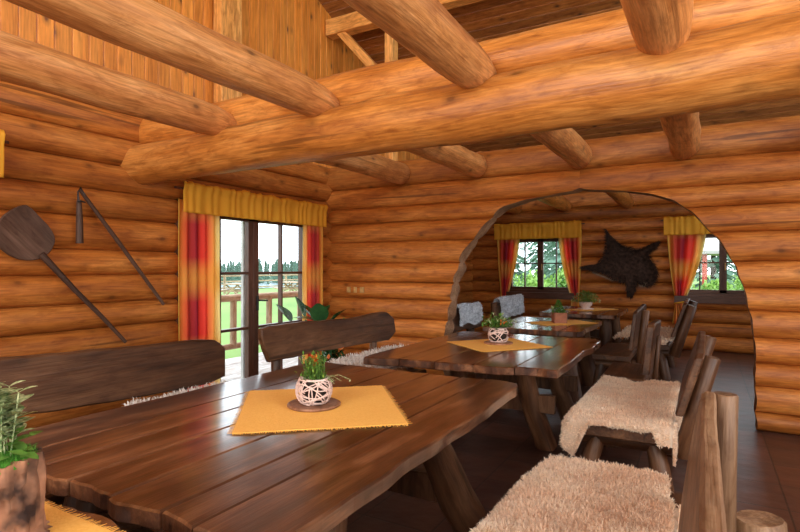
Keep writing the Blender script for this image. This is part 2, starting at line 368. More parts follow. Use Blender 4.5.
for z0,z1 in zip(SA[:-1],SA[1:]):
    rn=random.random()
    if z0<2.18:
        logrun(mb,'x',5.59,.13,z0,z1,-4.3,-2.4,endB=lambda z:interp(ARCH_L,.035,z),r_=rn,n=28); s=len(mb.v)
        logrun(mb,'x',5.59,.13,z0,z1,.3,3.4,endA=lambda z:interp(ARCH_R,.015,z),r_=rn,n=28)
    else: logrun(mb,'x',5.59,.13,z0,z1,-4.3,3.4,r_=rn,n=28)
mb.build('wall_middle',[M['wall'],M['cut']],kind='structure')
# gable boards above the left wall
def roofz(y): return 4.72-.39*(y-5.4) if y>1.2 else 4.72-.39*(1.2-5.4)-.39*(1.2-y)
mb=MB(); y=-3.0
while y<10.3:
    w=random.choice((.115,.12,.12,.13)); top=roofz(y+w/2)+.05
    if top>2.75: box(mb,(-4.235,y+w/2,(2.66+top)/2),(.03,w-.004,top-2.66),axis=2,bev=.006)
    y+=w
mb.build('wall_gable',M['board'],kind='structure')
mb=MB()
for sgn in (0,1):
    k=0; yy=1.2
    while k<70:
        w=.14; s=k*w; ca=math.cos(math.atan(.39)); 
        y0=1.2+(s*ca if sgn==0 else -s*ca)
        if (sgn==0 and y0>10.6) or (sgn==1 and y0<-3.2): break
        yc=y0+(w*ca/2 if sgn==0 else -w*ca/2); R=Matrix.Rotation(-math.atan(.39) if sgn==0 else math.atan(.39),3,'X')
        box(mb,(-.45,yc,roofz(yc)+.02),(8.2,w-.006,.03),axis=0,rot=R,bev=.005); k+=1
mb.build('ceiling',M['roof'],kind='structure')
mb=MB(); mb.add([(-4.35,-3.2,0),(3.6,-3.2,0),(3.6,10.6,0),(-4.35,10.6,0),(-4.35,-3.2,-.1),(3.6,-3.2,-.1),(3.6,10.6,-.1),(-4.35,10.6,-.1)],[(0,1,2,3),(7,6,5,4),(0,4,5,1),(1,5,6,2),(2,6,7,3),(3,7,4,0)],smooth=False)
mb.build('floor',M['floor'],kind='structure')
# rafters under the roof boards, squared posts and ties of the attic
G_T='squared timbers of the open roof truss'
t=thing('roof_truss','pale squared tie timber with brace and short posts above the arch wall','roof truss',(-.4,5.5,2.68))
mb=MB(); box(mb,(0,0,1.78),(7.6,.16,.2),axis=0); mb.build('tie_beam',M['timber'],t)
for px in (-2.87,):
    mb=MB(); box(mb,(px,0,.84),(.11,.13,1.68),axis=2); mb.build('post',M['timber'],t)
    mb=MB(); R=Matrix.Rotation(math.radians(-38),3,'Y'); box(mb,(px-.42,0,1.36),(.1,.1,.95),rot=Matrix.Rotation(math.radians(-42),3,'Y'),axis=2); mb.build('brace',M['timber'],t)
mb=MB(); box(mb,(0,0,0),(.12,.26,2.5),axis=2); o=mb.build('gable_post',M['timber']); o.location=(-4.13,3.76,3.97); tag(o,'pale squared post standing in front of the gable boards above the glazed door','post')
for i,yy in enumerate((7.4,9.2)):
    mb=MB(); box(mb,(0,0,0),(7.8,.12,.16),axis=0); o=mb.build('roof_purlin',M['roof']); o.location=(-.5,yy,roofz(yy)-.1); tag(o,['squared purlin under the roof boards nearer the arch wall','squared purlin under the roof boards nearer the back wall'][i],'roof beam')

# ---------------------------------------------------------------- log beams
def biglog(name,p0,p1,r0,r1,label,mat='beam',n=28,group=None,rough=.05,capcut=None):
    p0=Vector(p0);p1=Vector(p1); L=(p1-p0).length; k=max(4,int(L/.16)); o=offs()
    mb=MB(); pts=[p0.lerp(p1,i/k)+Vector((nz(i*.3,o.x),nz(i*.3,o.y),nz(i*.3,o.z)))*.012-p0 for i in range(k+1)]
    rr=[r0+(r1-r0)*i/k for i in range(k+1)]
    if capcut: rr[-1]*=.74; rr[-2]*=.93
    tube(mb,pts,rr,n=n,rough=rough,bev=.02)
    ob=mb.build(name,M[mat]); ob.location=p0; return tag(ob,label,'log beam',group)
biglog('main_log_beam',(-4.5,2.86,2.28),(3.4,2.80,2.32),.165,.18,'thickest round log crossing the whole room, carrying the joists','log')
biglog('main_log_beam',(-4.45,2.97,2.565),(3.4,2.93,2.60),.14,.14,'round log lying on top of the thickest cross log','log')
JX=[-3.10,-2.15,-1.07,-.15,.85,1.8]
FL=['leftmost near ceiling joist log, ending over the cross log by the left wall','second near ceiling joist log from the left wall','third near ceiling joist log from the left, leading to the middle of the cross log','fourth near ceiling joist log from the left, hanging over the right benches','fifth near ceiling joist log from the left, at the right side','rightmost near ceiling joist log']
RL=['far joist log between cross log and arch wall, nearest the glazed door','far joist log left of the arch, second from the glazed door','far joist log over the top of the arch','far joist log right of the arch top, third from the right','far joist log at the right edge, second from the right','rightmost far joist log beyond the cross log']
BL=['joist log in the far room nearest its left wall','joist log in the far room, above the left back window','joist log in the far room, ending above the dark hide','joist log in the far room, above the right back window','joist log in the far room, right of the right back window','rightmost joist log in the far room']
for i,x in enumerate(JX):
    if i<5: biglog('ceiling_joist',(x-.02,-2.8,2.50),(x-.02,2.87,2.475),.135,.115+.008*(i==3),FL[i],capcut=1)
    if i<5: biglog('ceiling_joist',(x,2.9,2.5),(x-.01,5.47,2.51),.12,.125,RL[i])
    if i<5: biglog('ceiling_joist',(x-.1,5.75,2.62),(x-.15,10.35,2.58),.12,.12,BL[i],'log')

# ---------------------------------------------------------------- glazed door and windows
def rect_frame(mb,axis,p,a0,a1,z0,z1,w,d,mat=0,sides='LRTB'):
    def bx_(a,b,c,e,ax):
        if axis=='y': box(mb,(p,(a+b)/2,(c+e)/2),(d,b-a,e-c),mat=mat,axis=ax)
        else: box(mb,((a+b)/2,p,(c+e)/2),(b-a,d,e-c),mat=mat,axis=ax)
    ho=1 if axis=='y' else 0
    if 'L' in sides: bx_(a0,a0+w,z0,z1,2)
    if 'R' in sides: bx_(a1-w,a1,z0,z1,2)
    if 'T' in sides: bx_(a0,a1,z1-w,z1,ho)
    if 'B' in sides: bx_(a0,a1,z0,z0+w,ho)
    return bx_
d=thing('door_1','','door'); del d['label'],d['category']; d['kind']='structure'
mb=MB(); rect_frame(mb,'y',-4.27,3.22,5.16,0,2.03,.07,.2); mb.build('door_frame',M['frame'],d)
for a0,a1 in((3.29,4.2),(4.2,5.09)):
    q=MB(); bx_=rect_frame(q,'y',-4.25,a0,a1,.07,1.97,.075,.06)
    yc=(a0+a1)/2; bx_(yc-.012,yc+.012,.14,1.9,2); 
    for z in(.76,1.345): bx_(a0+.07,a1-.07,z-.014,z+.014,1)
    leaf=q.build('door_leaf',M['frame'],d)
    g=MB(); g.add([(-4.25,a0+.07,.14),(-4.25,a1-.07,.14),(-4.25,a1-.07,1.9),(-4.25,a0+.07,1.9)],[(0,1,2,3)],smooth=False); g.build('pane',M['glass'],leaf)
h=MB(); box(h,(-4.21,4.245,1.02),(.02,.03,.16),bev=.006); tube(h,[(-4.2,4.245,1.05),(-4.16,4.245,1.05),(-4.155,4.34,1.045)],.009,8); h.build('door_handle',M['metal'],leaf)
mb=MB(); box(mb,(-4.36,4.19,1.0),(.04,.05,1.9),axis=2,bev=.003); mb.build('outer_post_trim',M['frame_out'],d)
def back_window(nm,a0,a1,z0=.92,z1=2.02):
    w=thing(nm,'','w'); del w['label'],w['category']; w['kind']='structure'
    mb=MB(); rect_frame(mb,'x',10.36,a0,a1,z0,z1,.06,.16); box(mb,((a0+a1)/2,10.27,z0-.05),(a1-a0-.02,.1,.12),axis=0); mb.build('window_frame',M['frame'],w)
    m=(a0+a1)/2
    for b0,b1 in((a0+.055,m),(m,a1-.055)):
        q=MB(); bx_=rect_frame(q,'x',10.34,b0,b1,z0+.06,z1-.06,.055,.06); c=(b0+b1)/2
        bx_(c-.011,c+.011,z0+.1,z1-.1,2); zc=1.49; bx_(b0+.05,b1-.05,zc-.011,zc+.011,0); s=q.build('window_sash',M['frame'],w)
        g=MB(); g.add([(b0+.05,10.35,z0+.1),(b1-.05,10.35,z0+.1),(b1-.05,10.35,z1-.1),(b0+.05,10.35,z1-.1)],[(0,1,2,3)],smooth=False); g.build('pane',M['glass'],s)
    h=MB(); box(h,(m+.03,10.3,1.42),(.02,.02,.12),bev=.004); h.build('window_handle',M['brass'],w)
back_window('window_1',-3.44,-2.11); back_window('window_2',-.47,.98)

# ---------------------------------------------------------------- curtains
def curtain(axis,plane,a0,a1,z0,z1,label,tie=None,flip=False,out=1,folds=7,pull=0,band=.72):
    """tie=(centre, width) gathers the cloth at the bottom"""
    mb=MB(); na=84; nzz=40; vs=[];gc=[]; ph=random.uniform(0,6)
    for j in range(nzz+1):
        t=j/nzz; z=z1+(z0-z1)*t
        for i in range(na+1):
            u=i/na; a=a0+(a1-a0)*u
            if tie:
                k=min(1,(t/tie[2]))**1.6 if t<tie[2] else 1-.35*((t-tie[2])/(1-tie[2]+1e-6))
                a=a*(1-k)+(tie[0]+(u-.5)*tie[1])*k
            else: a+=pull*t*(u-.5)*.0
            amp=.014*(1+.5*t); d=amp*math.sin(u*folds*2*PI+ph+.6*math.sin(t*3+u*4))+.01*nz(u*9,t*3,ph)
            uu=1-u if flip else u
            vs.append((plane+out*(d+.02),a,z) if axis=='y' else (a,plane+out*(d+.02),z))
            gc.append((uu,t*(z1-z0)/band,0))
    for j in range(nzz):
        for i in range(na): 
            mb.f.append((j*(na+1)+i,j*(na+1)+i+1,(j+1)*(na+1)+i+1,(j+1)*(na+1)+i)); mb.m.append(0); mb.sm.append(True)
    mb.v=vs;mb.g=gc;mb.r=[.5]*len(vs)
    o=mb.build('curtain',M['curtain']); md=o.modifiers.new('thick','SOLIDIFY'); md.thickness=.003
    if tie:
        q=MB(); zt=z1+(z0-z1)*tie[2]; c=tie[0]; pts=[]
        for i in range(13):
            th=2*PI*i/12; rx=tie[1]/2*1.05; pts.append((plane+out*.02+math.sin(th)*.045,c+math.cos(th)*rx,zt+.015*math.cos(th)) if axis=='y' else (c+math.cos(th)*rx,plane+out*.02+math.sin(th)*.045,zt+.015*math.cos(th)))
        tube(q,pts,.016,6,cap=False,flat=1); q.build('tieback',M['valance'],o)
    return tag(o,label,'curtain')
def valance(axis,plane,a0,a1,z0,z1,label,out=1,tilt=0):
    mb=MB(); L=a1-a0; na=int(L/.008); rows=10; vs=[]
    for j in range(rows+1):
        t=j/rows
        for i in range(na+1):
            u=i/na; a=a0+L*u; f=a*52
            d=.005*math.sin(f*1.3+4*nz(a*5))*(1 if t>.12 else 1.8)+.014*nz(a*8,t)
            ztop=z1+.018*abs(nz(a*14,3))+.022*nz(a*6,9)
            zz=ztop+(z0-ztop)*t
            if t==1: zz+=.006*nz(a*12)
            bulge=.02*math.sin(min(1,t*4)*PI)
            vs.append((plane+out*(.085+d+bulge),a,zz) if axis=='y' else (a,plane+out*(.085+d+bulge),zz))
    fs=[(j*(na+1)+i,j*(na+1)+i+1,(j+1)*(na+1)+i+1,(j+1)*(na+1)+i) for j in range(rows) for i in range(na)]
    mb.add(vs,fs,None,.5); o=mb.build('valance',M['valance']); md=o.modifiers.new('thick','SOLIDIFY'); md.thickness=.003
    rod=MB()
    e=(plane+out*.035); zz=z1-.05
    tube(rod,[(e,a0-.05,zz),(e,a1+.05,zz)] if axis=='y' else [(a0-.05,e,zz),(a1+.05,e,zz)],.011,8); rod.build('curtain_rod',M['frame'],o)
    return tag(o,label,'valance')
valance('y',-4.13,3.17,5.24,1.90,2.17,'long yellow ruffled valance above the glazed door')
curtain('y',-4.12,3.15,3.62,.12,2.02,'long red and yellow curtain hanging left of the glazed door',folds=5)
curtain('y',-4.12,4.86,5.22,.12,2.02,'long red and yellow curtain hanging right of the glazed door, behind the leafy plant',folds=5,flip=True)
valance('y',-4.13,.6,1.765,2.0,2.3,'yellow valance end at the left edge above the bread peel')
valance('x',10.27,-3.66,-1.98,1.96,2.27,'yellow ruffled valance over the left back window',out=-1)
curtain('x',10.27,-3.62,-3.15,.55,2.1,'red and yellow tied curtain at the left side of the left back window',tie=(-3.47,.14,.82),out=-1,folds=5)
curtain('x',10.27,-2.42,-1.99,.35,2.1,'red and yellow tied curtain between left back window and dark hide',tie=(-2.1,.13,.75),out=-1,flip=True,folds=5)
valance('x',10.27,-.62,1.12,1.96,2.27,'yellow ruffled valance over the right back window, partly cut by the arch',out=-1)
curtain('x',10.27,-.57,.02,.45,2.1,'red and yellow tied curtain between dark hide and right back window',tie=(-.38,.13,.78),out=-1,folds=5)
curtain('x',10.27,.75,1.1,.45,2.1,'curtain at the far right side of the right back window, behind the arch wall',tie=(1.0,.13,.78),out=-1,flip=True,folds=5)

# ---------------------------------------------------------------- tables
def wob(seed,amp,freq): return lambda q: amp*nz(q*freq+seed*7.3,seed*3.1)+amp*.4*nz(q*freq*2.7+seed,seed)
def table(label,cx,cy,wd,ln,z=.76,seams=None,seed=1,th=.055,legs=True,lt=(-.27,.27),lf=(-.34,.34),xt=.33,xf=.40,lr=1,name='plank_table',endamp=.03,rz=0,sk=0):
    t=thing(name,label,'table',(cx,cy,0),rz,None)
    seams=seams or [-.5+i/5 for i in range(6)]; mb=MB(); E=len(seams)-1
    for i in range(E):
        x0=seams[i]*wd+.002; x1=seams[i+1]*wd-.002; 
        xl=(lambda y,x0=x0:x0+wob(seed,.03,1.6)(y)-.03*max(0,abs(y)/(ln/2)-.8)*-4*0+.10*max(0,abs(y)/(ln/2)-.9)) if i==0 else x0
        xr=(lambda y,x1=x1:x1+wob(seed+5,.03,1.6)(y)-.45*max(0,abs(y)/(ln/2)-.9)**1) if i==E-1 else x1
        e1=wob(seed+2,endamp,4.5); e2=wob(seed+3,endamp,4.5); off1=random.uniform(-.008,.008)
        plank(mb,xl,xr,lambda x,o=off1:-ln/2+e1(x)+sk*x+o,lambda x,o=off1:ln/2+e2(x)+o,z-th,z+random.uniform(-.001,.001),nx=8,ny=40,b=.006,zn=.001)
    mb.build('tabletop',M['table'],t)
    for s in(0,1):
        yt=lt[s]*ln; yf=lf[s]*ln
        q=MB(); tube(q,[(-wd*.38,yt,z-th-.05),(0,yt,z-th-.045),(wd*.38,yt,z-th-.05)],.06,14,rough=.12,flat=.9); q.build('crossbeam',M['bench'],t)
        for sx in(-1,1):
            q=MB(); a=Vector((sx*wd*xt,yt,z-th-.03)); b=Vector((sx*wd*xf,yf,.0)); m_=a.lerp(b,.5)+Vector((sx*-.03,0,0))
            tube(q,[a,a.lerp(m_,.5),m_,m_.lerp(b,.5),b],[.07*lr,.08*lr,.088*lr,.092*lr,.095*lr],14,rough=.12); q.build('leg',M['bench'],t)
        q=MB(); plank(q,-wd*.36,wd*.36,wob(seed,.02,4),lambda x:.13+.02*nz(x*5),-.03,.03,nx=14,ny=3,b=.005,T=lambda p,ys=(yt+yf)/2:Vector((p.x,ys+p.z,.3+p.y))); q.build('stretcher',M['bench'],t)
    return t
xs=[-2.34,-2.05,-1.86,-1.67,-1.45,-1.245,-1.10,-.86]; cx=-1.6
table('largest long dark plank table in the foreground, with the white woven pot on it',cx,1.90,1.48,2.02,seams=[(x-cx)/1.48 for x in xs],seed=1,endamp=.045,lt=(-.30,.06),lf=(-.36,.31),xt=.40,xf=.44)
table('long dark plank table just behind the foreground table, before the arch',-1.47,4.17,1.34,1.75,seed=4,sk=.12,lt=(-.10,.38),lf=(0,.48),xt=.2,xf=.30,lr=.85)
table('dark plank table standing inside the arch, with a terracotta planter',-1.6,6.2,1.04,1.4,seed=9)
table('farthest dark plank table near the back wall, with a bushy plant',-1.55,8.3,1.04,1.5,seed=12,z=.77)
table('plank table in the bottom left corner under the stump planter, mostly out of view',-1.6,-.25,1.46,2.1,seed=15)

# ---------------------------------------------------------------- benches
def bench(label,x0,x1,y0,y1,back,zb0,zb1,lean=.12,seed=1,zs=.46,profile=None,posts=(.15,.85),postr=.055,legs=True,backlen=None,plank_th=.045,name='rustic_bench',edge=False,posth=0,shape=None,postx=0,pl=1):
    """x0..x1 seat depth; back=+1/-1 side of the backrest"""
    cx=(x0+x1)/2;cy=(y0+y1)/2; t=thing(name,label,'bench',(cx,cy,0)); hw=(x1-x0)/2; L=y1-y0
    mb=MB(); plank(mb,lambda y:-hw+wob(seed,.025,2)(y),lambda y:hw+wob(seed+1,.015,2)(y),-L/2,L/2,zs-.07,zs,nx=5,ny=24,b=.01,zn=.003); mb.build('seat',M['bench'],t)
    for s in(-1,1):
        q=MB(); tube(q,[(-hw*.95,s*L*.33,zs-.12),(hw*.95,s*L*.33,zs-.12)],.055,12,rough=.1); q.build('crossbeam',M['bench'],t)
        for sx in(-1,1):
            q=MB(); tube(q,[(sx*hw*.6,s*L*.33,zs-.12),(sx*hw*.72,s*L*.36,.22),(sx*hw*.85,s*L*.38,0)],[.05,.055,.06],12,rough=.1); q.build('leg',M['bench'],t)
    bx=back*(hw+.0); by0,by1=backlen or (-L/2,L/2); bl=by1-by0
    def T(p): # p.x = height, p.y along, p.z thickness
        h=p.x; return Vector((bx+back*(lean*(h-zs)/.5)+p.z*1.0,p.y,h))
    if shape: # explicit outline: list of (y,ztop), (y,zbot) in local coordinates
        top,bot=shape
        def li(tb,y):
            if y<=tb[0][0]: return tb[0][1]
            for (a,za),(b_,zb_) in zip(tb[:-1],tb[1:]):
                if y<=b_: return za+(zb_-za)*(y-a)/(b_-a)
            return tb[-1][1]
        fl=lambda y:li(bot,y)+.008*nz(y*6,seed); fr=lambda y:li(top,y)+.008*nz(y*6,seed+5); by0=min(top[0][0],bot[0][0]);by1=max(top[-1][0],bot[-1][0])
    else:
        fl=lambda y:zb0+.035*nz(y*1.7+seed,2.2)+.015*nz(y*5,seed)+.06*max(0,abs((y-(by0+by1)/2)/(bl/2))-.85)
        fr=lambda y:zb1+.035*nz(y*1.4+seed,7.2)+.015*nz(y*5,seed+3)-.25*max(0,abs((y-(by0+by1)/2)/(bl/2))-.9)
    mb=MB(); plank(mb,fl,fr,by0,by1,-plank_th/2,plank_th/2,nx=6,ny=44,b=.009,T=T,gaxis=1); mb.build('backrest',M['edge' if edge else 'bench'],t)
    for pp in posts:
        y=by0+(by1-by0)*pp; q=MB(); ho=back*(plank_th/2+postr*.9)+postx; hz_=zb1-.03+posth
        a=Vector((bx+ho-back*lean*(zs-.15)/.5*.3,y,zs-.15)); b=Vector((bx+ho+back*lean*(hz_-zs)/.5,y,hz_)); a.x+=(1-pl)*(b.x-a.x); tube(q,[a,a.lerp(b,.5),b],[postr*1.05,postr,postr],14,rough=.08,bev=.006); q.build('back_post',M['edge' if edge else 'bench'],t)
    return t
def shp(cy,top,bot): return ([(a-cy,b) for a,b in top],[(a-cy,b) for a,b in bot])
t1=[(.55,1.0),(1.2,1.0),(1.47,.986),(1.88,.969),(2.25,.96),(2.37,.94),(2.44,.88)]; b1=[(.55,.72),(1.27,.723),(1.68,.694),(2.3,.672),(2.44,.70)]
bench('rustic bench with long dark plank back in the left foreground, before the log wall',-2.72,-2.36,.55,2.44,-1,.68,.97,lean=.0,seed=21,shape=shp(1.495,t1,b1),posts=(.2,.85),postr=.04,posth=-.06)
t2=[(2.66,.985),(2.74,1.0),(3.05,1.0),(3.42,.985),(3.77,.972),(4.08,.992),(4.28,.99),(4.42,.92),(4.46,.80)]; b2=[(2.66,.93),(2.69,.85),(2.74,.75),(2.94,.751),(3.42,.745),(4.0,.73),(4.35,.716),(4.46,.78)]
bench('rustic bench with curved dark plank back standing before the glazed door',-2.62,-2.24,2.7,4.42,-1,.74,.98,lean=.0,seed=22,shape=shp(3.56,t2,b2),posts=(.12,.84),postr=.035,posth=-.08)
bench('bench inside the arch on the left, its back draped with pale grey fleece, nearer one',-2.6,-2.2,5.85,6.75,-1,.62,.90,lean=.06,seed=23,posts=(.2,.8))
bench('bench inside the arch on the left, its back draped with pale grey fleece, farther one',-2.5,-2.12,7.05,8.3,-1,.64,.93,lean=.06,seed=24,posts=(.2,.8))
t3=[(.95,.93),(2.0,.91),(2.25,.93),(2.38,.93),(2.46,.86)]; b3=[(.95,.55),(2.2,.55),(2.46,.66)]
bench('rustic bench in the right foreground, its plank back seen end-on beside the cream fleece',-.62,-.07,.95,2.52,1,.55,.93,lean=.09,seed=25,shape=shp(1.735,t3,b3),posts=(.95,),postr=.045,edge=True,posth=.02,postx=-.01,pl=.1)
bench('second rustic bench on the right with a sheepskin seat, behind the foreground bench',-.70,-.16,3.35,4.62,1,.56,.93,lean=.15,seed=26,posts=(.1,.9),postr=.044,posth=.0)
bench('small bare bench on the right beyond the second one, with a single upright back plank',-.80,-.44,4.9,5.72,1,.5,.92,lean=.05,seed=27,posts=(.5,),postr=.02,plank_th=.06,posth=-.1)
bench('bare bench in the arch with twin upright back pieces, beside the planter table',-1.08,-.70,6.15,7.15,1,.52,.95,lean=.06,seed=28,posts=(.5,),postr=.04)
bench('farthest right bench with a tan fleece on its seat, near the back wall',-.95,-.38,7.25,8.6,1,.55,.97,lean=.17,seed=29,posts=(.12,.88),postr=.06)
mb=MB(); tube(mb,[(0,0,0),(-.03,0,.2),(-.05,0,.44)],[.095,.088,.085],16,rough=.06,bev=.008); o=mb.build('log_stump',M['edge']); o.location=(.23,2.46,0); tag(o,'short round log post with cut top, bottom right beside the foreground bench back','log post')

# ---------------------------------------------------------------- fleeces
def tufts(mb,surf,count,ln,wd,curl=.5,seed=0,droop=.3,mat=0,clump=13):
    rs=random.Random(seed)
    for _ in range(count):
        u,v=rs.random(),rs.random(); p,n=surf(u,v)
        if p is None: continue
        a,b=frame(n)[1:]
        cl=Vector((nz(p.x*clump*4,p.y*clump*4,1+p.z*20),nz(p.x*clump*4,p.y*clump*4,7+p.z*20),0))*.55
        th=rs.random()*2*PI; d=(n+ (a*math.cos(th)+b*math.sin(th))*curl+cl*.8-Vector((0,0,droop*(1-abs(n.z))))).normalized()
        side=d.cross(n if abs(d.dot(n))<.95 else a).normalized(); l=ln*rs.uniform(.6,1.3); w=wd*rs.uniform(.7,1.2)
        k=(a*rs.uniform(-1,1)+b*rs.uniform(-1,1))*.7; 
        q0=p-n*.006; q1=q0+d*l*.5; q2=q1+(d+k*.5).normalized()*l*.35; q3=q2+(d*.2+k).normalized()*l*.25
        vs=[q0-side*w,q0+side*w,q1+side*w,q1-side*w,q2+side*w*.7,q2-side*w*.7,q3]
        mb.add(vs,[(0,1,2,3),(3,2,4,5),(5,4,6)],[p]*7,rs.random(),mat,True)
def fleece(label,cx,cy,a,b,ztop,rect,seed,mat='fleece',count=7000,ln=.04,wd=.0035,drapek=1.0,group=None,blob=.13,rot=0,nofront=0):
    """irregular hide lying on seat rectangle rect=(x0,x1,y0,y1) and hanging over its edges"""
    x0,x1,y0,y1=rect
    def base(u,v):
        th=2*PI*u; r=v
        R=1+blob*(math.cos(4*th+seed)*.6+1.4*nz(math.cos(th)*1.5+seed,math.sin(th)*1.5))
        for q in (.75*PI,1.25*PI): R+=.10*math.exp(-((th-q)/.16)**2)
        R+=.03*math.sin(th*9+seed)
        mm=(abs(math.cos(th))**5+abs(math.sin(th))**5)**.2; ca=math.cos(th)/mm; sa=math.sin(th)/mm
        x=cx+a*R*r*ca; y=cy+b*R*r*sa; e=0; hx=x; hy=y
        if x<x0: e=max(e,x0-x); hx=x0-.035*min(1,(x0-x)/.04)
        if x>x1: e=max(e,x-x1); hx=x1+.02
        ey=0
        if y<y0: ey=y0-y; hy=y0-.035*min(1,ey/.04)-.15*ey
        if y>y1: ey=y-y1; hy=y1+.035*min(1,ey/.04)+.15*ey
        if nofront and y<y0: ey=min(ey,.015+max(0,abs(x-cx+.03)-nofront)*2.5)
        if 0: ey=min(ey,.015)
        z=ztop-(e+ey)*drapek+.018*nz(x*7,y*7,seed)+.01*nz(x*19,y*19)
        z=max(z,.06)
        return Vector((hx-cx,hy-cy,z))
    mb=MB(); nu,nv=200,50; vs=[base(i/nu,j/nv) for j in range(nv+1) for i in range(nu)]
    fs=[(j*nu+i,(j+1)*nu+i,(j+1)*nu+(i+1)%nu,j*nu+(i+1)%nu) for j in range(nv) for i in range(nu)]
    mb.add(vs,fs,None,.3)
    def surf(u,v):
        v=math.sqrt(v)*1.0; e=.004; p=base(u,v); n=(base(u+e,v)-p).cross(base(u,min(1,v+e) if v<.99 else v-e)-p)
        if v>=.99: n=-n
        if n.length<1e-9: n=Vector((0,0,1))
        n=-n.normalized() 
        q=Vector((p.x/a,p.y/b,.25)) if v>.6 else Vector((0,0,1))
        if n.dot(q)<0: n=-n
        return p,n
    tufts(mb,surf,count,ln,wd,seed=seed,curl=.55)
    o=mb.build('sheepskin',M[mat]); o.location=(cx,cy,0); return tag(o,label,'sheepskin',group)
fleece('large cream sheepskin on the bench in the right foreground, bottom of the picture',-.37,1.85,.30,.86,.505,(-.66,-.10,.98,2.56),31,count=60000,ln=.026,wd=.0022,blob=.24)
fleece('cream sheepskin hanging over the front end of the second bench on the right',-.40,3.92,.40,.74,.505,(-.72,-.17,3.34,4.64),33,count=38000,ln=.021,wd=.0025,nofront=.17)
fleece('tan sheepskin on the farthest right bench near the back wall',-.66,7.9,.32,.66,.53,(-.97,-.38,7.2,8.6),35,count=3500,wd=.006,ln=.045)
fleece('white sheepskin on the bench before the glazed door',-2.42,3.75,.25,.72,.64,(-2.60,-2.2,2.75,4.42),37,mat='fleece_white',count=5000,wd=.0045)
fleece('white sheepskin peeking out under the left foreground bench back',-2.55,2.1,.2,.36,.655,(-2.68,-2.3,.6,2.42),39,mat='fleece_white',count=2500,wd=.004)
fleece('pale fleece seat cover beside the planter table inside the arch',-2.3,6.3,.22,.42,.5,(-2.55,-2.2,5.9,6.75),41,mat='fleece_grey',count=1500,wd=.005)
def back_fleece(label,x,y0,y1,ztop,hang,seed,lean=.06):
    mb=MB(); cy=(y0+y1)/2
    def base(u,v):
        y=y0+(y1-y0)*u; t=(v-.5)*2*(hang+.04*nz(y*4,seed)); s=1 if t>0 else -1
        tt=max(0,abs(t)-.05); x_=min(abs(t),.05)*s; z=ztop-tt+.02*nz(y*3,seed)+(0.035*(1-(abs(t)/.05)**2) if abs(t)<.05 else 0); x_+=lean*tt
        return Vector((x_+.01*nz(y*9,t*9),y-cy,z))
    nu,nv=30,20; vs=[base(i/nu,j/nv) for j in range(nv+1) for i in range(nu+1)]
    fs=[(j*(nu+1)+i,j*(nu+1)+i+1,(j+1)*(nu+1)+i+1,(j+1)*(nu+1)+i) for j in range(nv) for i in range(nu)]; mb.add(vs,fs,None,.5)
    def surf(u,v):
        p=base(u,v); n=(base(u+.01,v)-p).cross(base(u,v+.01)-p).normalized(); c=Vector((0,0,p.z-.1)) 
        if n.dot(Vector((p.x,0,p.z-ztop+.08)))<0: n=-n
        return p,n
    tufts(mb,surf,4500,.022,.004,seed=seed); o=mb.build('grey_sheepskin',M['fleece_grey']); o.location=(x,cy,0); return tag(o,label,'sheepskin')
back_fleece('pale grey sheepskin over the bench back just inside the left side of the arch',-2.62,5.92,6.66,.91,.26,43)
back_fleece('larger pale grey sheepskin over the bench back below the left back window',-2.52,7.12,8.2,.945,.3,45)

# ---------------------------------------------------------------- cloths on the tables
def placemat(label,c,hx,hy,rz,z,fr=.018,seed=0):
    mb=MB(); n=24; vs=[];fs=[]
    for k in (0,1):
        for j in range(n+1):
            for i in range(n+1):
                x=-hx+2*hx*i/n; y=-hy+2*hy*j/n; vs.append((x,y,(.0035 if k else 0.0005)+.0012*(1+nz(x*5,y*5,seed))))
    q=(n+1)**2
    for j in range(n):
        for i in range(n):
            a=j*(n+1)+i; fs.append((q+a,q+a+1,q+a+n+2,q+a+n+1)); fs.append((a,a+n+1,a+n+2,a+1))
    for i in range(n):
        for (a,b) in((i,i+1),((n)*(n+1)+i+1,n*(n+1)+i),((i+1)*(n+1),i*(n+1)),(i*(n+1)+n,(i+1)*(n+1)+n)): fs.append((a,b,q+b,q+a))
    mb.add(vs,fs,None,.5,smooth=False); o=mb.build('placemat',M['mat']); o.location=(c[0],c[1],z); o.rotation_euler=(0,0,rz)
    f=MB()
    for sd in range(4):
        h,w=(hx,hy) if sd%2==0 else (hy,hx); R=Matrix.Rotation(sd*PI/2,3,'Z'); k=int(2*h/.0075)
        for i in range(k):
            x=-h+2*h*(i+.5)/k; l=fr*random.uniform(.6,1.3); s=random.uniform(-.35,.35)*l
            f.add([R@Vector(p) for p in((x-.0025,-w+.001,.003),(x+.0025,-w+.001,.003),(x+s+.0022,-w-l,.0015),(x+s-.0012,-w-l,.0015))],[(0,1,2,3)],smooth=False)
    f.build('fringe',M['mat'],o); return tag(o,label,'placemat')
placemat('yellow fringed cloth on the largest foreground table under the white woven pot',(-1.546,1.952),.345,.36,math.radians(40.3),.7615)
placemat('yellow fringed cloth on the second table, laid cornerwise',(-1.50,4.26),.32,.30,math.radians(52),.7615)
placemat('narrow yellow cloth on the table inside the arch under the terracotta planter',(-1.45,6.32),.36,.2,math.radians(50),.7615)
placemat('yellowish cloth on the farthest table by the back wall',(-1.5,8.45),.36,.2,math.radians(60),.7715)
placemat('orange fringed cloth in the bottom left corner under the stump planter',(-1.62,.50),.46,.27,0,.7615,fr=.018)

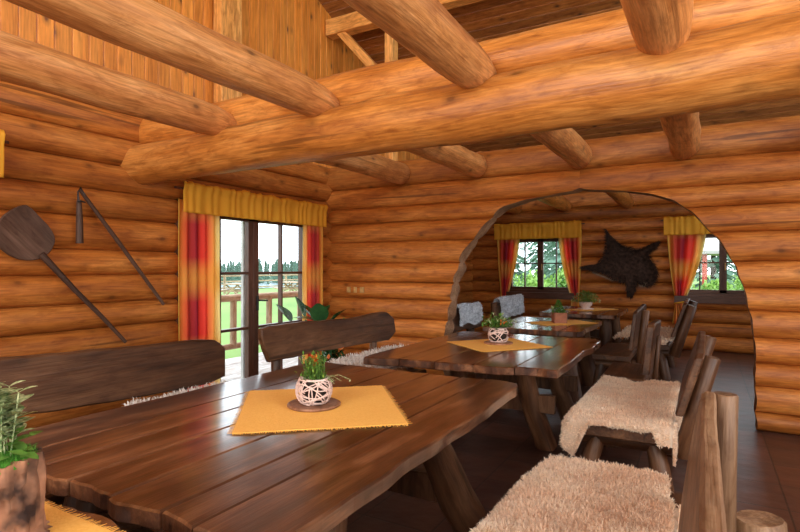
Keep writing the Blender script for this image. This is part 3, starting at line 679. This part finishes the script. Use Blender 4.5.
# ---------------------------------------------------------------- pots and plants
def leafblade(mb,p,d,l,w,up=None,mat=0,fold=.15,bend=.3,n=4,rnd=None):
    d=Vector(d).normalized(); p=Vector(p); s=d.cross(Vector((0,0,1)));
    if s.length<.1: s=Vector((1,0,0))
    s.normalize(); nn=s.cross(d).normalized(); vs=[]; c=p.copy(); dd=d.copy()
    for i in range(n+1):
        t=i/n; ww=w*math.sin(PI*min(.98,(t*.86+.1)))
        vs+=[c-s*ww+nn*ww*fold,c+Vector((0,0,0)),c+s*ww+nn*ww*fold]
        dd=(dd-Vector((0,0,bend/n))).normalized(); c=c+dd*l/n
    fs=[]
    for i in range(n):
        a=i*3; fs+=[(a,a+1,a+4,a+3),(a+1,a+2,a+5,a+4)]
    mb.add(vs,fs,None,rnd,mat,True)
def rdir(rs,el0,el1):
    a=rs.uniform(0,2*PI); e=math.radians(rs.uniform(el0,el1)); return Vector((math.cos(a)*math.cos(e),math.sin(a)*math.cos(e),math.sin(e)))
def woven_pot(label,x,y,z,r=.085,seed=1,plantlabel=None,full=True):
    rs=random.Random(seed); t=thing('woven_pot',label,'plant pot',(x,y,z))
    h=r*1.35; w=MB()
    for k in range(44 if full else 20):
        ax=rdir(rs,-75,75); a,b=frame(ax)[1:]; off_=rs.uniform(-.62,.62)*r; rr=math.sqrt(r*r-off_*off_); s0=rs.uniform(0,6); ln_=rs.uniform(2.2,5.5); pts=[]
        for i in range(15):
            th=s0+ln_*i/14; p=ax*off_+(a*math.cos(th)+b*math.sin(th))*rr
            if p.z>r*.62: p.z=r*.62
            if p.z<-r*.72: p.z=-r*.72
            pts.append(p+Vector((0,0,r*.73)))
        tube(w,pts,.0028 if full else .004,5,cap=False)
    rims=[]
    for zz,f in((r*1.35,.80),(.006,.68)):
        wr=MB(); rims.append(wr)
        for q in(0,): tube(wr,[Vector((math.cos(i/16*2*PI)*r*f,math.sin(i/16*2*PI)*r*f,zz-q)) for i in range(17)],.0045,6,cap=False)
    wb=w.build('woven_basket',M['wicker'],t); [q.build('rim',M['wicker'],wb) for q in rims]
    q=MB(); lathe(q,[(0,.008),(r*.55,.008),(r*.78,r*.5),(r*.84,r*.85),(r*.72,r*1.25),(r*.68,r*1.25),(r*.68,r*1.15),(0,r*1.17)],20); q.build('inner_pot',M['soil'],t)
    return t,h,rs
# the large pot
mb=MB(); lathe(mb,[(0,0),(.115,0),(.122,.004),(.122,.011),(.114,.015),(.105,.012),(0,.012)],36,rough=.02); o=mb.build('wooden_saucer',M['saucer']); o.location=(-1.565,1.935,.766); tag(o,'round wooden slice saucer under the large woven pot','saucer')
t,h,rs=woven_pot('white woven ball pot with green plant and orange flower on the foreground table',-1.565,1.935,.780,.083,3)
mb=MB()
for k in range(46):
    b0=Vector((rs.gauss(0,.027),rs.gauss(0,.027),.10)); tip=b0+Vector((rs.gauss(0,.02),rs.gauss(0,.02),rs.uniform(.05,.135)))
    tube(mb,[b0,tip],.0012,4,cap=False)
    for i in range(10):
        p=b0.lerp(tip,i/9); leafblade(mb,p,rdir(rs,5,60),rs.uniform(.018,.03),.0045,bend=.1,n=2)
for k in range(260):
    p=Vector((rs.gauss(0,.032),rs.gauss(0,.032),.105+abs(rs.gauss(0,.014)))); leafblade(mb,p,rdir(rs,-10,60),rs.uniform(.012,.022),.004,n=2)
mb.build('foliage',M['leaf'],t)
mb=MB()
for k in range(110):
    p=Vector((rs.gauss(0,.026),rs.gauss(0,.026),rs.uniform(.12,.21))); leafblade(mb,p,rdir(rs,10,70),.018,.004,n=2)
mb.build('young_leaves',M['leaf_yellow'],t)
mb=MB()
for k in range(26):
    p=Vector((.004+rs.gauss(0,.006),.0+rs.gauss(0,.006),rs.uniform(.165,.20))); leafblade(mb,p,rdir(rs,30,85),.026,.007,n=2,bend=-.1)
mb.build('flower',M['flower'],t)
mb=MB()
for k,(dx,dy) in enumerate(((.075,.045),(.10,.06),(.125,.10),(.09,.02),(-.05,-.02))):
    tube(mb,[(dx*.3,dy*.3,.11),(dx*.7,dy*.7,.125),(dx*1.05,dy*1.05,.10)],.0011,4,cap=False)
    for j in range(5): leafblade(mb,(dx*(.8+.06*j),dy*(.8+.06*j),.115-.004*j),rdir(rs,-60,30),.012,.004,n=2)
mb.build('trailing_sprigs',M['leaf_sage'],t)
# second pot
mb=MB(); lathe(mb,[(0,0),(.115,0),(.12,.004),(.12,.011),(.105,.012),(0,.012)],28,rough=.02); o=mb.build('wooden_saucer',M['saucer']); o.location=(-1.51,4.30,.766); tag(o,'round wooden slice saucer under the small woven pot on the second table','saucer')
t,h,rs=woven_pot('woven ball pot with a low leafy plant on the second table',-1.51,4.30,.780,.085,5,full=False)
mb=MB()
for k in range(420):
    p=Vector((rs.gauss(0,.055),rs.gauss(0,.055),.12+abs(rs.gauss(0,.04)))); leafblade(mb,p,rdir(rs,0,70),rs.uniform(.025,.045),.008,n=2)
mb.build('foliage',M['leaf'],t)
mb=MB()
for k in range(70):
    p=Vector((rs.gauss(0,.06),rs.gauss(0,.06),.15+abs(rs.gauss(0,.035)))); leafblade(mb,p,rdir(rs,0,70),.03,.008,n=2)
mb.build('variegated_leaves',M['leaf_sage'],t)
mb=MB()
for k in range(14):
    p=Vector((.05+rs.gauss(0,.02),-.02+rs.gauss(0,.03),.14+abs(rs.gauss(0,.02)))); leafblade(mb,p,rdir(rs,20,80),.022,.008,n=2)
mb.build('flower',M['flower'],t)
# terracotta planter with a conical plant
t=thing('terracotta_planter','square terracotta planter with a small pointed evergreen on the table inside the arch','planter',(-1.47,6.28,.766))
mb=MB(); R=Matrix.Rotation(.5,3,'Z')
for k in range(4):
    RR=Matrix.Rotation(.5+k*PI/2,3,'Z'); box(mb,RR@Vector((0,-.065,.06)),(.145,.014,.12),rot=RR)
box(mb,(0,0,.05),(.125,.125,.09),rot=R); mb.build('pot',M['terracotta'],t); rs=random.Random(8)
mb=MB()
for k in range(700):
    hh=rs.random()**1.3; r=.075*(1-hh)+.012; a=rs.uniform(0,6.3); leafblade(mb,(math.cos(a)*r*rs.random()**.4-.005,math.sin(a)*r*rs.random()**.4,.10+hh*.15),rdir(rs,0,70),.028,.005,n=2)
mb.build('foliage',M['leaf'],t)
mb=MB()
for k in range(50): leafblade(mb,(rs.gauss(-.06,.02),rs.gauss(-.02,.02),.13+rs.random()*.05),rdir(rs,0,60),.03,.008,n=2)
mb.build('pale_leaves',M['leaf_sage'],t)
# far bushy plant
t=thing('bushy_plant_bowl','wide bushy green plant in a light bowl on the farthest table','potted plant',(-1.58,8.45,.776))
mb=MB(); lathe(mb,[(0,0),(.12,0),(.12,.012),(.05,.016),(.09,.06),(.10,.11),(.09,.11),(0,.1)],20); mb.build('bowl',M['wicker'],t); rs=random.Random(9)
mb=MB()
for k in range(900):
    d=rdir(rs,0,80); p=Vector((d.x*.2,d.y*.2,d.z*.17))*rs.random()**.4+Vector((0,0,.10)); leafblade(mb,p,rdir(rs,-10,70),.035,.007,n=2)
mb.build('foliage',M['leaf'],t)
mb=MB()
for k in range(120):
    d=rdir(rs,0,60); p=Vector((d.x*.21,d.y*.21,d.z*.15))+Vector((0,0,.10)); leafblade(mb,p,rdir(rs,-10,70),.03,.009,n=2)
mb.build('pale_leaves',M['leaf_sage'],t)
# stump planter in the near left corner
t=thing('stump_planter','bark-covered tree stump planter with moss and variegated leaves in the bottom left corner','planter',(-1.435,.60,.768))
mb=MB(); vs=[];fs=[];n=72;k=22
for j in range(k+1):
    for i in range(n):
        th=2*PI*i/n; zz=.19*j/k; r=.098+.012*nz(math.cos(th)*1.4,math.sin(th)*1.4,zz*3)+.02*abs(nz(math.cos(th)*6,math.sin(th)*6,zz*7))-.008*(j/k)+.012*(j==0)
        cr=nz(math.cos(th)*9,math.sin(th)*9,zz*9)
        if cr>.15: r-=.014
        zz+=.008*nz(th*2,5)*(j/k)
        vs.append((math.cos(th)*r,math.sin(th)*r,zz))
for j in range(k):
    for i in range(n): fs.append((j*n+i,j*n+(i+1)%n,(j+1)*n+(i+1)%n,(j+1)*n+i))
mb.add(vs,fs,None,.6); 
b0=len(mb.v); top=[Vector(v) for v in vs[-n:]]; mb.add(top+[v*.82+Vector((0,0,.035)) if False else Vector((v.x*.84,v.y*.84,v.z-.004)) for v in top],[(i,(i+1)%n,n+(i+1)%n,n+i) for i in range(n)],None,.8)
mb.build('stump',M['bark'],t)
mb=MB(); rs=random.Random(11)
lathe(mb,[(.086,.176),(.07,.192),(.04,.202),(0,.206)],24,rough=.15)
for q in range(2600):
    a=rs.uniform(0,6.3); r=.09*math.sqrt(rs.random()); leafblade(mb,(math.cos(a)*r,math.sin(a)*r,.19+.012*(1-(r/.09)**2)),rdir(rs,10,80),.012,.0014,n=1)
mb.build('moss',M['moss'],t)
mb=MB()
for q in range(26):
    a=rs.uniform(0,6.3); r=rs.uniform(.0,.07); b0=Vector((math.cos(a)*r,math.sin(a)*r,.19)); tip=b0+Vector((rs.gauss(0,.02),rs.gauss(0,.02),rs.uniform(.08,.17)))
    tube(mb,[b0,tip],.0018,5,cap=False); m_=rs.randint(4,6)
    for i in range(m_):
        p=b0.lerp(tip,.35+.65*i/(m_-1)); a0=i*2.4+q
        for s in(0,PI): leafblade(mb,p,(math.cos(a0+s),math.sin(a0+s),.6),rs.uniform(.035,.05),.013,n=4,bend=.4)
mb.build('variegated_leaves',M['leaf_sage'],t)
mb=MB()
for q in range(14):
    leafblade(mb,(.055+rs.gauss(0,.018),.03+rs.gauss(0,.018),.20+rs.random()*.045),rdir(rs,-10,60),.038,.014,n=4)
mb.build('dark_leaves',M['leaf'],t)
# floor plant behind the bench by the door
t=thing('rubber_plant','broad-leaved rubber plant in the corner behind the bench, right of the glazed door','potted plant',(-3.78,4.85,0))
mb=MB(); lathe(mb,[(0,0),(.13,0),(.17,.28),(.18,.3),(.165,.3),(.15,.27),(0,.27)],28); mb.build('pot',M['terracotta'],t)
mb=MB(); rs=random.Random(13)
for q in range(5): tube(mb,[(0,0,.27),(rs.gauss(0,.07),rs.gauss(0,.07),.55),(rs.gauss(0,.12),rs.gauss(0,.12),.82)],.01,6)
mb.build('stem',M['leaf'],t)
mb=MB()
for p,dd,l,w in (((-.28,-.25,.80),(-.1,-.5,.7),.24,.07),((-.12,-.2,.86),(-.12,-.35,.9),.22,.06),((.18,-.3,.80),(.25,-.4,.9),.24,.075),((.05,-.2,.78),(-.3,-.5,.9),.2,.06),((.02,-.1,.82),(.35,-.05,.5),.2,.062),((.0,-.15,.83),(-.5,-.2,.7),.22,.06),((-.05,-.1,.80),(-.8,-.2,.25),.24,.065),((.15,-.05,.80),(.7,.1,.75),.2,.05),((.1,0,.75),(.8,.3,.2),.2,.06),((-.1,.1,.7),(-.6,.4,.3),.2,.06),((.05,-.05,.6),(.5,-.7,.2),.22,.06),((.0,-.05,.62),(-.3,-.8,.2),.22,.06),((.1,-.1,.5),(.8,-.4,.1),.22,.06)):
    leafblade(mb,p,dd,l*1.15,w*1.35,n=7,bend=.35,fold=.25)
mb.build('foliage',M['leaf_dark'],t)
t=thing('flowering_plant','low leafy plant with orange-red flowers on the floor behind the bench before the door','potted plant',(-3.35,4.45,0))
mb=MB(); lathe(mb,[(0,0),(.12,0),(.15,.24),(.16,.26),(.145,.26),(0,.23)],24); mb.build('pot',M['terracotta'],t)
mb=MB()
for q in range(260):
    d_=rdir(rs,10,80); p=Vector((d_.x*.2,d_.y*.2,d_.z*.3))*rs.random()**.5+Vector((0,0,.27)); leafblade(mb,p,rdir(rs,0,70),.085,.022,n=3)
mb.build('foliage',M['leaf_dark'],t)
mb=MB()
for q in range(16):
    d_=rdir(rs,20,80); p=Vector((d_.x*.2,d_.y*.2,d_.z*.32))+Vector((0,0,.27)); leafblade(mb,p,rdir(rs,0,80),.05,.018,n=2)
mb.build('flower',M['flower'],t)

# ---------------------------------------------------------------- on the walls
t=thing('bread_peel','old dark wooden bread peel with round blade hanging on the left log wall','bread peel',(-4.10,1.94,1.60))
pts=[(-.17,-.02),(-.155,-.07),(-.10,-.125),(-.02,-.145),(.06,-.13),(.075,-.11),(.12,-.03),(.155,.06),(.15,.13),(.10,.185),(.03,.215),(-.02,.225),(-.08,.17),(-.14,.06)]
def outline(mb,pts,th,T,sub=4,mat=0,bev=.006,dome=0):
    P=[Vector((a,b,0)) for a,b in pts]; n=len(P); Q=[]
    for i in range(n):
        p0,p1,p2,p3=P[i-1],P[i],P[(i+1)%n],P[(i+2)%n]
        for k in range(sub):
            u=k/sub; Q.append(.5*((2*p1)+(p2-p0)*u+(2*p0-5*p1+4*p2-p3)*u*u+(3*p1-p0-3*p2+p3)*u**3))
    c=sum(Q,Vector())/len(Q); m_=len(Q); vs=[]; rings=[(1,0),(1,th-bev),(.97,th),(.6,th+dome),(.0,th+dome)]
    for s_,z in rings:
        for q in Q: p=c+(q-c)*s_; vs.append(T(Vector((p.x,p.y,z))))
    fs=[(j*m_+i,j*m_+(i+1)%m_,(j+1)*m_+(i+1)%m_,(j+1)*m_+i) for j in range(len(rings)-1) for i in range(m_)]
    fs.append(tuple(range(m_))[::-1]); o=offs()
    gc=[Vector((v.y*.7-v.z*.7,v.y*.7+v.z*.7,v.x))+o for v in vs]; mb.add(vs,fs,gc,.5,mat,False)
def c2(y,z): return (y-1.94,z-1.60)
bl=[c2(1.90,1.835),(c2(1.80,1.77)),c2(1.745,1.68),c2(1.75,1.56),c2(1.80,1.50),c2(1.87,1.462),c2(1.95,1.452),c2(2.03,1.475),c2(2.085,1.53),c2(2.11,1.61),c2(2.075,1.69),c2(2.01,1.76),c2(1.95,1.82)]
mb=MB(); outline(mb,bl,.022,lambda p:Vector((p.z-.005,p.x,p.y)),dome=-.006); mb.build('blade',M['tool'],t)
mb=MB(); tube(mb,[(.02,.07,-.10),(.022,.3,-.36),(.02,.50,-.57),(.02,.705,-.80)],[.024,.019,.017,.014],10,rough=.08); mb.build('handle',M['tool'],t)
t=thing('threshing_flail','old dark wooden threshing flail hanging on the log wall beside the curtain','flail',(-4.10,2.28,1.97))
mb=MB(); tube(mb,[(.02,0,.02),(.025,.30,-.36),(.02,.715,-.885)],[.014,.017,.014],10,rough=.06); mb.build('handle',M['tool'],t)
mb=MB(); tube(mb,[(.02,-.005,-.06),(.025,-.005,-.2),(.02,0,-.385)],[.017,.024,.026],10,rough=.08); mb.build('swingle',M['tool'],t)
mb=MB()
for s in(-1,1): tube(mb,[(.02+s*.012,-.008,-.1),(.03,-.018,.0),(.03,.0,.035),(.025+s*.012,.03,-.02)],.006,6)
tube(mb,[(.04,-.03,-.075),(.045,0,-.07),(.04,.03,-.075)],.006,6); mb.build('leather_joint',M['metal'],t)
t=thing('animal_hide','dark brown furry animal hide with spread legs hanging on the back wall','animal hide',(-1.2,10.29,1.45))
hp=[(-1.571,2.113),(-1.495,1.997),(-1.305,1.812),(-1.038,1.72),(-.82,1.825),(-.696,1.865),(-.71,1.79),(-.86,1.62),(-.76,1.43),(-.72,1.30),(-.78,1.13),(-.877,1.081),(-1.04,1.144),(-1.079,1.011),(-1.13,.885),(-1.21,.919),(-1.235,1.15),(-1.40,1.19),(-1.601,1.31),(-1.951,1.386),(-1.974,1.432),(-1.709,1.478),(-1.601,1.591),(-1.56,1.75),(-1.56,1.95)]
hq=[(a+1.2,b-1.45) for a,b in hp]
mb=MB(); outline(mb,hq,.025,lambda p:Vector((p.x,-p.z,p.y)),sub=3,dome=.03)
def inpoly(x,y):
    r=False;j=len(hq)-1
    for i in range(len(hq)):
        if (hq[i][1]>y)!=(hq[j][1]>y) and x<(hq[j][0]-hq[i][0])*(y-hq[i][1])/(hq[j][1]-hq[i][1])+hq[i][0]: r=not r
        j=i
    return r
rs=random.Random(17); cnt=0
while cnt<6500:
    x,y=rs.uniform(-.8,.55),rs.uniform(-.6,.7)
    if not inpoly(x,y) and not inpoly(x*.97,y*.97): continue
    cnt+=1; a=math.atan2(y,x)+rs.gauss(0,.5); l=rs.uniform(.03,.09); d_=Vector((math.cos(a)*.8,-.45,math.sin(a)*.8-.5)).normalized(); p=Vector((x,-.035,y)); s=Vector((d_.z,0,-d_.x))*.004
    mb.add([p-s,p+s,p+d_*l],[(0,1,2)],None,rs.random())
mb.build('pelt',M['fur'],t)
mb=MB()
for k in range(500):
    u=rs.random(); x,y=(-.60+.36*u,-.11-.15*u) if k%4 else (rs.uniform(.18,.32),rs.uniform(-.36,-.28)); p=Vector((x,-.03,y-.0)); d_=Vector((rs.gauss(0,.3),-.3,-1)).normalized(); s=Vector((.005,0,0)); mb.add([p-s,p+s,p+d_*rs.uniform(.02,.05)],[(0,1,2)])
mb.build('pale_edge',M['fur_pale'],t)
for i,(x,w) in enumerate(((-3.86,.055),(-3.76,.045),(-3.66,.06))):
    mb=MB(); box(mb,(0,0,0),(w,.015,.07),bev=.003); box(mb,(0,-.009,0),(w*.55,.008,.04),bev=.002); o=mb.build('switch_plate',M['brass']); o.location=(x,5.452,1.13)
    tag(o,['leftmost small brass switch plate on the arch wall above the plant','middle small brass switch plate of the row on the arch wall','rightmost small brass switch plate of the row on the arch wall'][i],'switch plate')

# ---------------------------------------------------------------- outdoors
mb=MB(); n=40; vs=[];fs=[]
def gz(x,y):
    r=max(0,-x-8); return -.1-.05*max(0,min(r-16,30))
for j in range(n+1):
    for i in range(n+1):
        x=-160+220*i/n; y=-60+200*j/n; vs.append((x,y,gz(x,y)))
fs=[(j*(n+1)+i,j*(n+1)+i+1,(j+1)*(n+1)+i+1,(j+1)*(n+1)+i) for j in range(n) for i in range(n)]
mb.add(vs,fs,smooth=True); mb.build('ground',M['grass'],kind='structure')
mb=MB(); x=-4.45
while x>-6.4: box(mb,(x-.07,4.5,-.03),(.135,16,.04),axis=1); x-=.142
mb.build('deck',M['deck'],kind='structure')
mb=MB(); mb.add([(-95,30,-1.5),(-56,30,-1.5),(-56,150,-1.5),(-95,150,-1.5)],[(0,1,2,3)],smooth=False); o=mb.build('lake',M['water'],kind='structure')
t=thing('deck_railing','log railing of the deck seen through the glazed door','railing',(-6.1,5.5,0))
mb=MB(); tube(mb,[(0,-4,.95),(0,0,.955),(0,5,.95)],.055,12,rough=.06); mb.build('top_rail',M['rail'],t)
mb=MB(); tube(mb,[(0,-4,.24),(0,0,.235),(0,5,.24)],.045,12,rough=.06); mb.build('bottom_rail',M['rail'],t)
for k in range(12):
    mb=MB(); y=-3.6+k*.75; tube(mb,[(0,y,.0 if k%3==0 else .22),(0,y+.01,.95)],.05,10,rough=.12); mb.build('baluster',M['rail'],t)
def picnic(x,y,z,rz,label):
    t=thing('picnic_table',label,'picnic table',(x,y,z),rz)
    mb=MB()
    for k in range(5): box(mb,(-.34+.17*k,0,.74),(.155,1.9,.04),axis=1)
    mb.build('table_top',M['rail'],t)
    for s in(-1,1):
        mb=MB(); box(mb,(s*.7,0,.44),(.26,1.9,.04),axis=1); mb.build('seat',M['rail'],t)
        mb=MB(); y_=s*.7
        for q in(-1,1): tube(mb,[(q*.55,y_,0),(-q*.3,y_,.74)],.04,6)
        box(mb,(0,y_,.42),(1.5,.05,.09)); mb.build('leg_frame',M['rail'],t)
    return t
picnic(-19.5,18.3,gz(-19.5,0),.5,'weathered picnic table on the lawn, left one through the glazed door')
picnic(-19.2,21.8,gz(-18.8,0),.9,'weathered picnic table on the lawn, right one through the glazed door')
t=thing('lawn_fence','low grey fence of rails and posts beyond the picnic tables','fence',(-26,22,gz(-26,0)))
for zz in(.35,.75,1.1):
    mb=MB(); box(mb,(0,0,zz),(.05,44,.09),axis=1); mb.build('rail',M['rail'],t)
for k in range(16):
    mb=MB(); box(mb,(0,-21+k*2.8,.6),(.12,.12,1.2),axis=2); mb.build('post',M['rail'],t)
def conifer(h,seed,quads=900):
    rs=random.Random(seed); r=thing('conifer_tree','x','tree')
    mb=MB(); tube(mb,[(0,0,0),(0,0,h*.95)],[h*.018,h*.004],6); mb.build('trunk',M['trunk'],r)
    mb=MB()
    for k in range(quads):
        z=h*(.06+.94*rs.random()**1.15); R=(h-z)*.24+.05; tier=.75+.25*math.sin(z*9/h*6.28); a=rs.uniform(0,6.3); q=rs.random()**.5*R*tier
        p=Vector((math.cos(a)*q,math.sin(a)*q,z)); d_=Vector((math.cos(a),math.sin(a),-.45)); leafblade(mb,p,d_,h*.06,h*.02,n=2,bend=.2)
    mb.build('foliage',M['hazy_spruce'],r); return r
c0=[conifer(8,1,700),conifer(8,2,700)]
rs=random.Random(5); pos=[]
for row in range(10): # far tree line beyond the lawn, seen through the door
    r=98+row*4.5; n_=int(r*math.radians(21)/2.7)
    for q in range(n_):
        a=math.radians(34+21*(q+.5*(row%2)+rs.uniform(-.1,.1))/n_); pos.append((-r*math.sin(a),r*math.cos(a),rs.uniform(.44,.60),0))
for x_,y_,s_ in((-8.6,24.6,.95),(-5.0,23,.9),(-10.5,31,1.05),(-6.6,29.5,1.05),(-2.6,29,1.0),(.4,35,1.15),(5.4,33,1.0),(-3.4,36,1.2),(-10.4,39,1.1),(3.0,43,1.2)): pos.append((x_,y_,s_,1))
for i,(x_,y_,s_,kind) in enumerate(pos):
    o=c0[i] if i<2 else dup(c0[i%2]); o.location=(x_,y_,gz(x_,y_)); o.scale=(s_,)*3; o.rotation_euler=(0,0,rs.uniform(0,6))
    if kind: o['label']='green conifer growing behind the house, seen through the back windows'; o['group']='conifers behind the back windows'
    else: o['label']='distant conifer in the tree line beyond the lawn'; o['group']='distant conifers beyond the lawn'
def bush(seed):
    rs=random.Random(seed); mb=MB()
    for k in range(1300):
        d_=rdir(rs,-10,90); p=Vector((d_.x,d_.y,abs(d_.z)*1.2))*(rs.random()**.3)*(.8+.25*nz(d_.x*2+seed,d_.y*2,d_.z*2)); leafblade(mb,p,rdir(rs,-30,80),.13,.04,n=2)
    return mb.build('bush',M['bush'])
b0=bush(3); bp=[(-6.2,16.5,.9),(-4.6,16,1.0),(-4.0,18,1.25),(-2.7,17.5,1.1),(-5.3,18.5,1.2),(-.9,17,1.0),(.1,18,.95),(1.0,17.2,1.1),(2.0,18.2,1.3),(-1.6,19.5,1.1),(.35,21,1.0)]
for i,(x_,y_,s_) in enumerate(bp):
    o=b0 if i==0 else b0.copy()
    if i: COL.objects.link(o)
    o.location=(x_,y_,-.1); o.scale=(s_,s_,s_*1.05); o.rotation_euler=(0,0,i*1.3); tag(o,'light green leafy bush outside the back windows','bush','bushes outside the back windows')
t=thing('garden_pavilion','small open garden pavilion with pale hipped roof, through the right back window','pavilion',(.9,25,-.25),.3)
mb=MB(); mb.add([(-1.7,-1.7,2.3),(1.7,-1.7,2.3),(1.7,1.7,2.3),(-1.7,1.7,2.3),(0,0,3.3),(-1.7,-1.7,2.18),(1.7,-1.7,2.18),(1.7,1.7,2.18),(-1.7,1.7,2.18)],[(0,1,4),(1,2,4),(2,3,4),(3,0,4),(0,5,6,1),(1,6,7,2),(2,7,8,3),(3,8,5,0),(8,7,6,5)],smooth=False); mb.build('roof',M['plaster'],t)
for sx in(-1,1):
    for sy in(-1,1):
        mb=MB(); box(mb,(sx*1.4,sy*1.4,1.1),(.14,.14,2.2),axis=2); mb.build('post',M['red' if sx==-1 and sy==-1 else 'rail'],t)
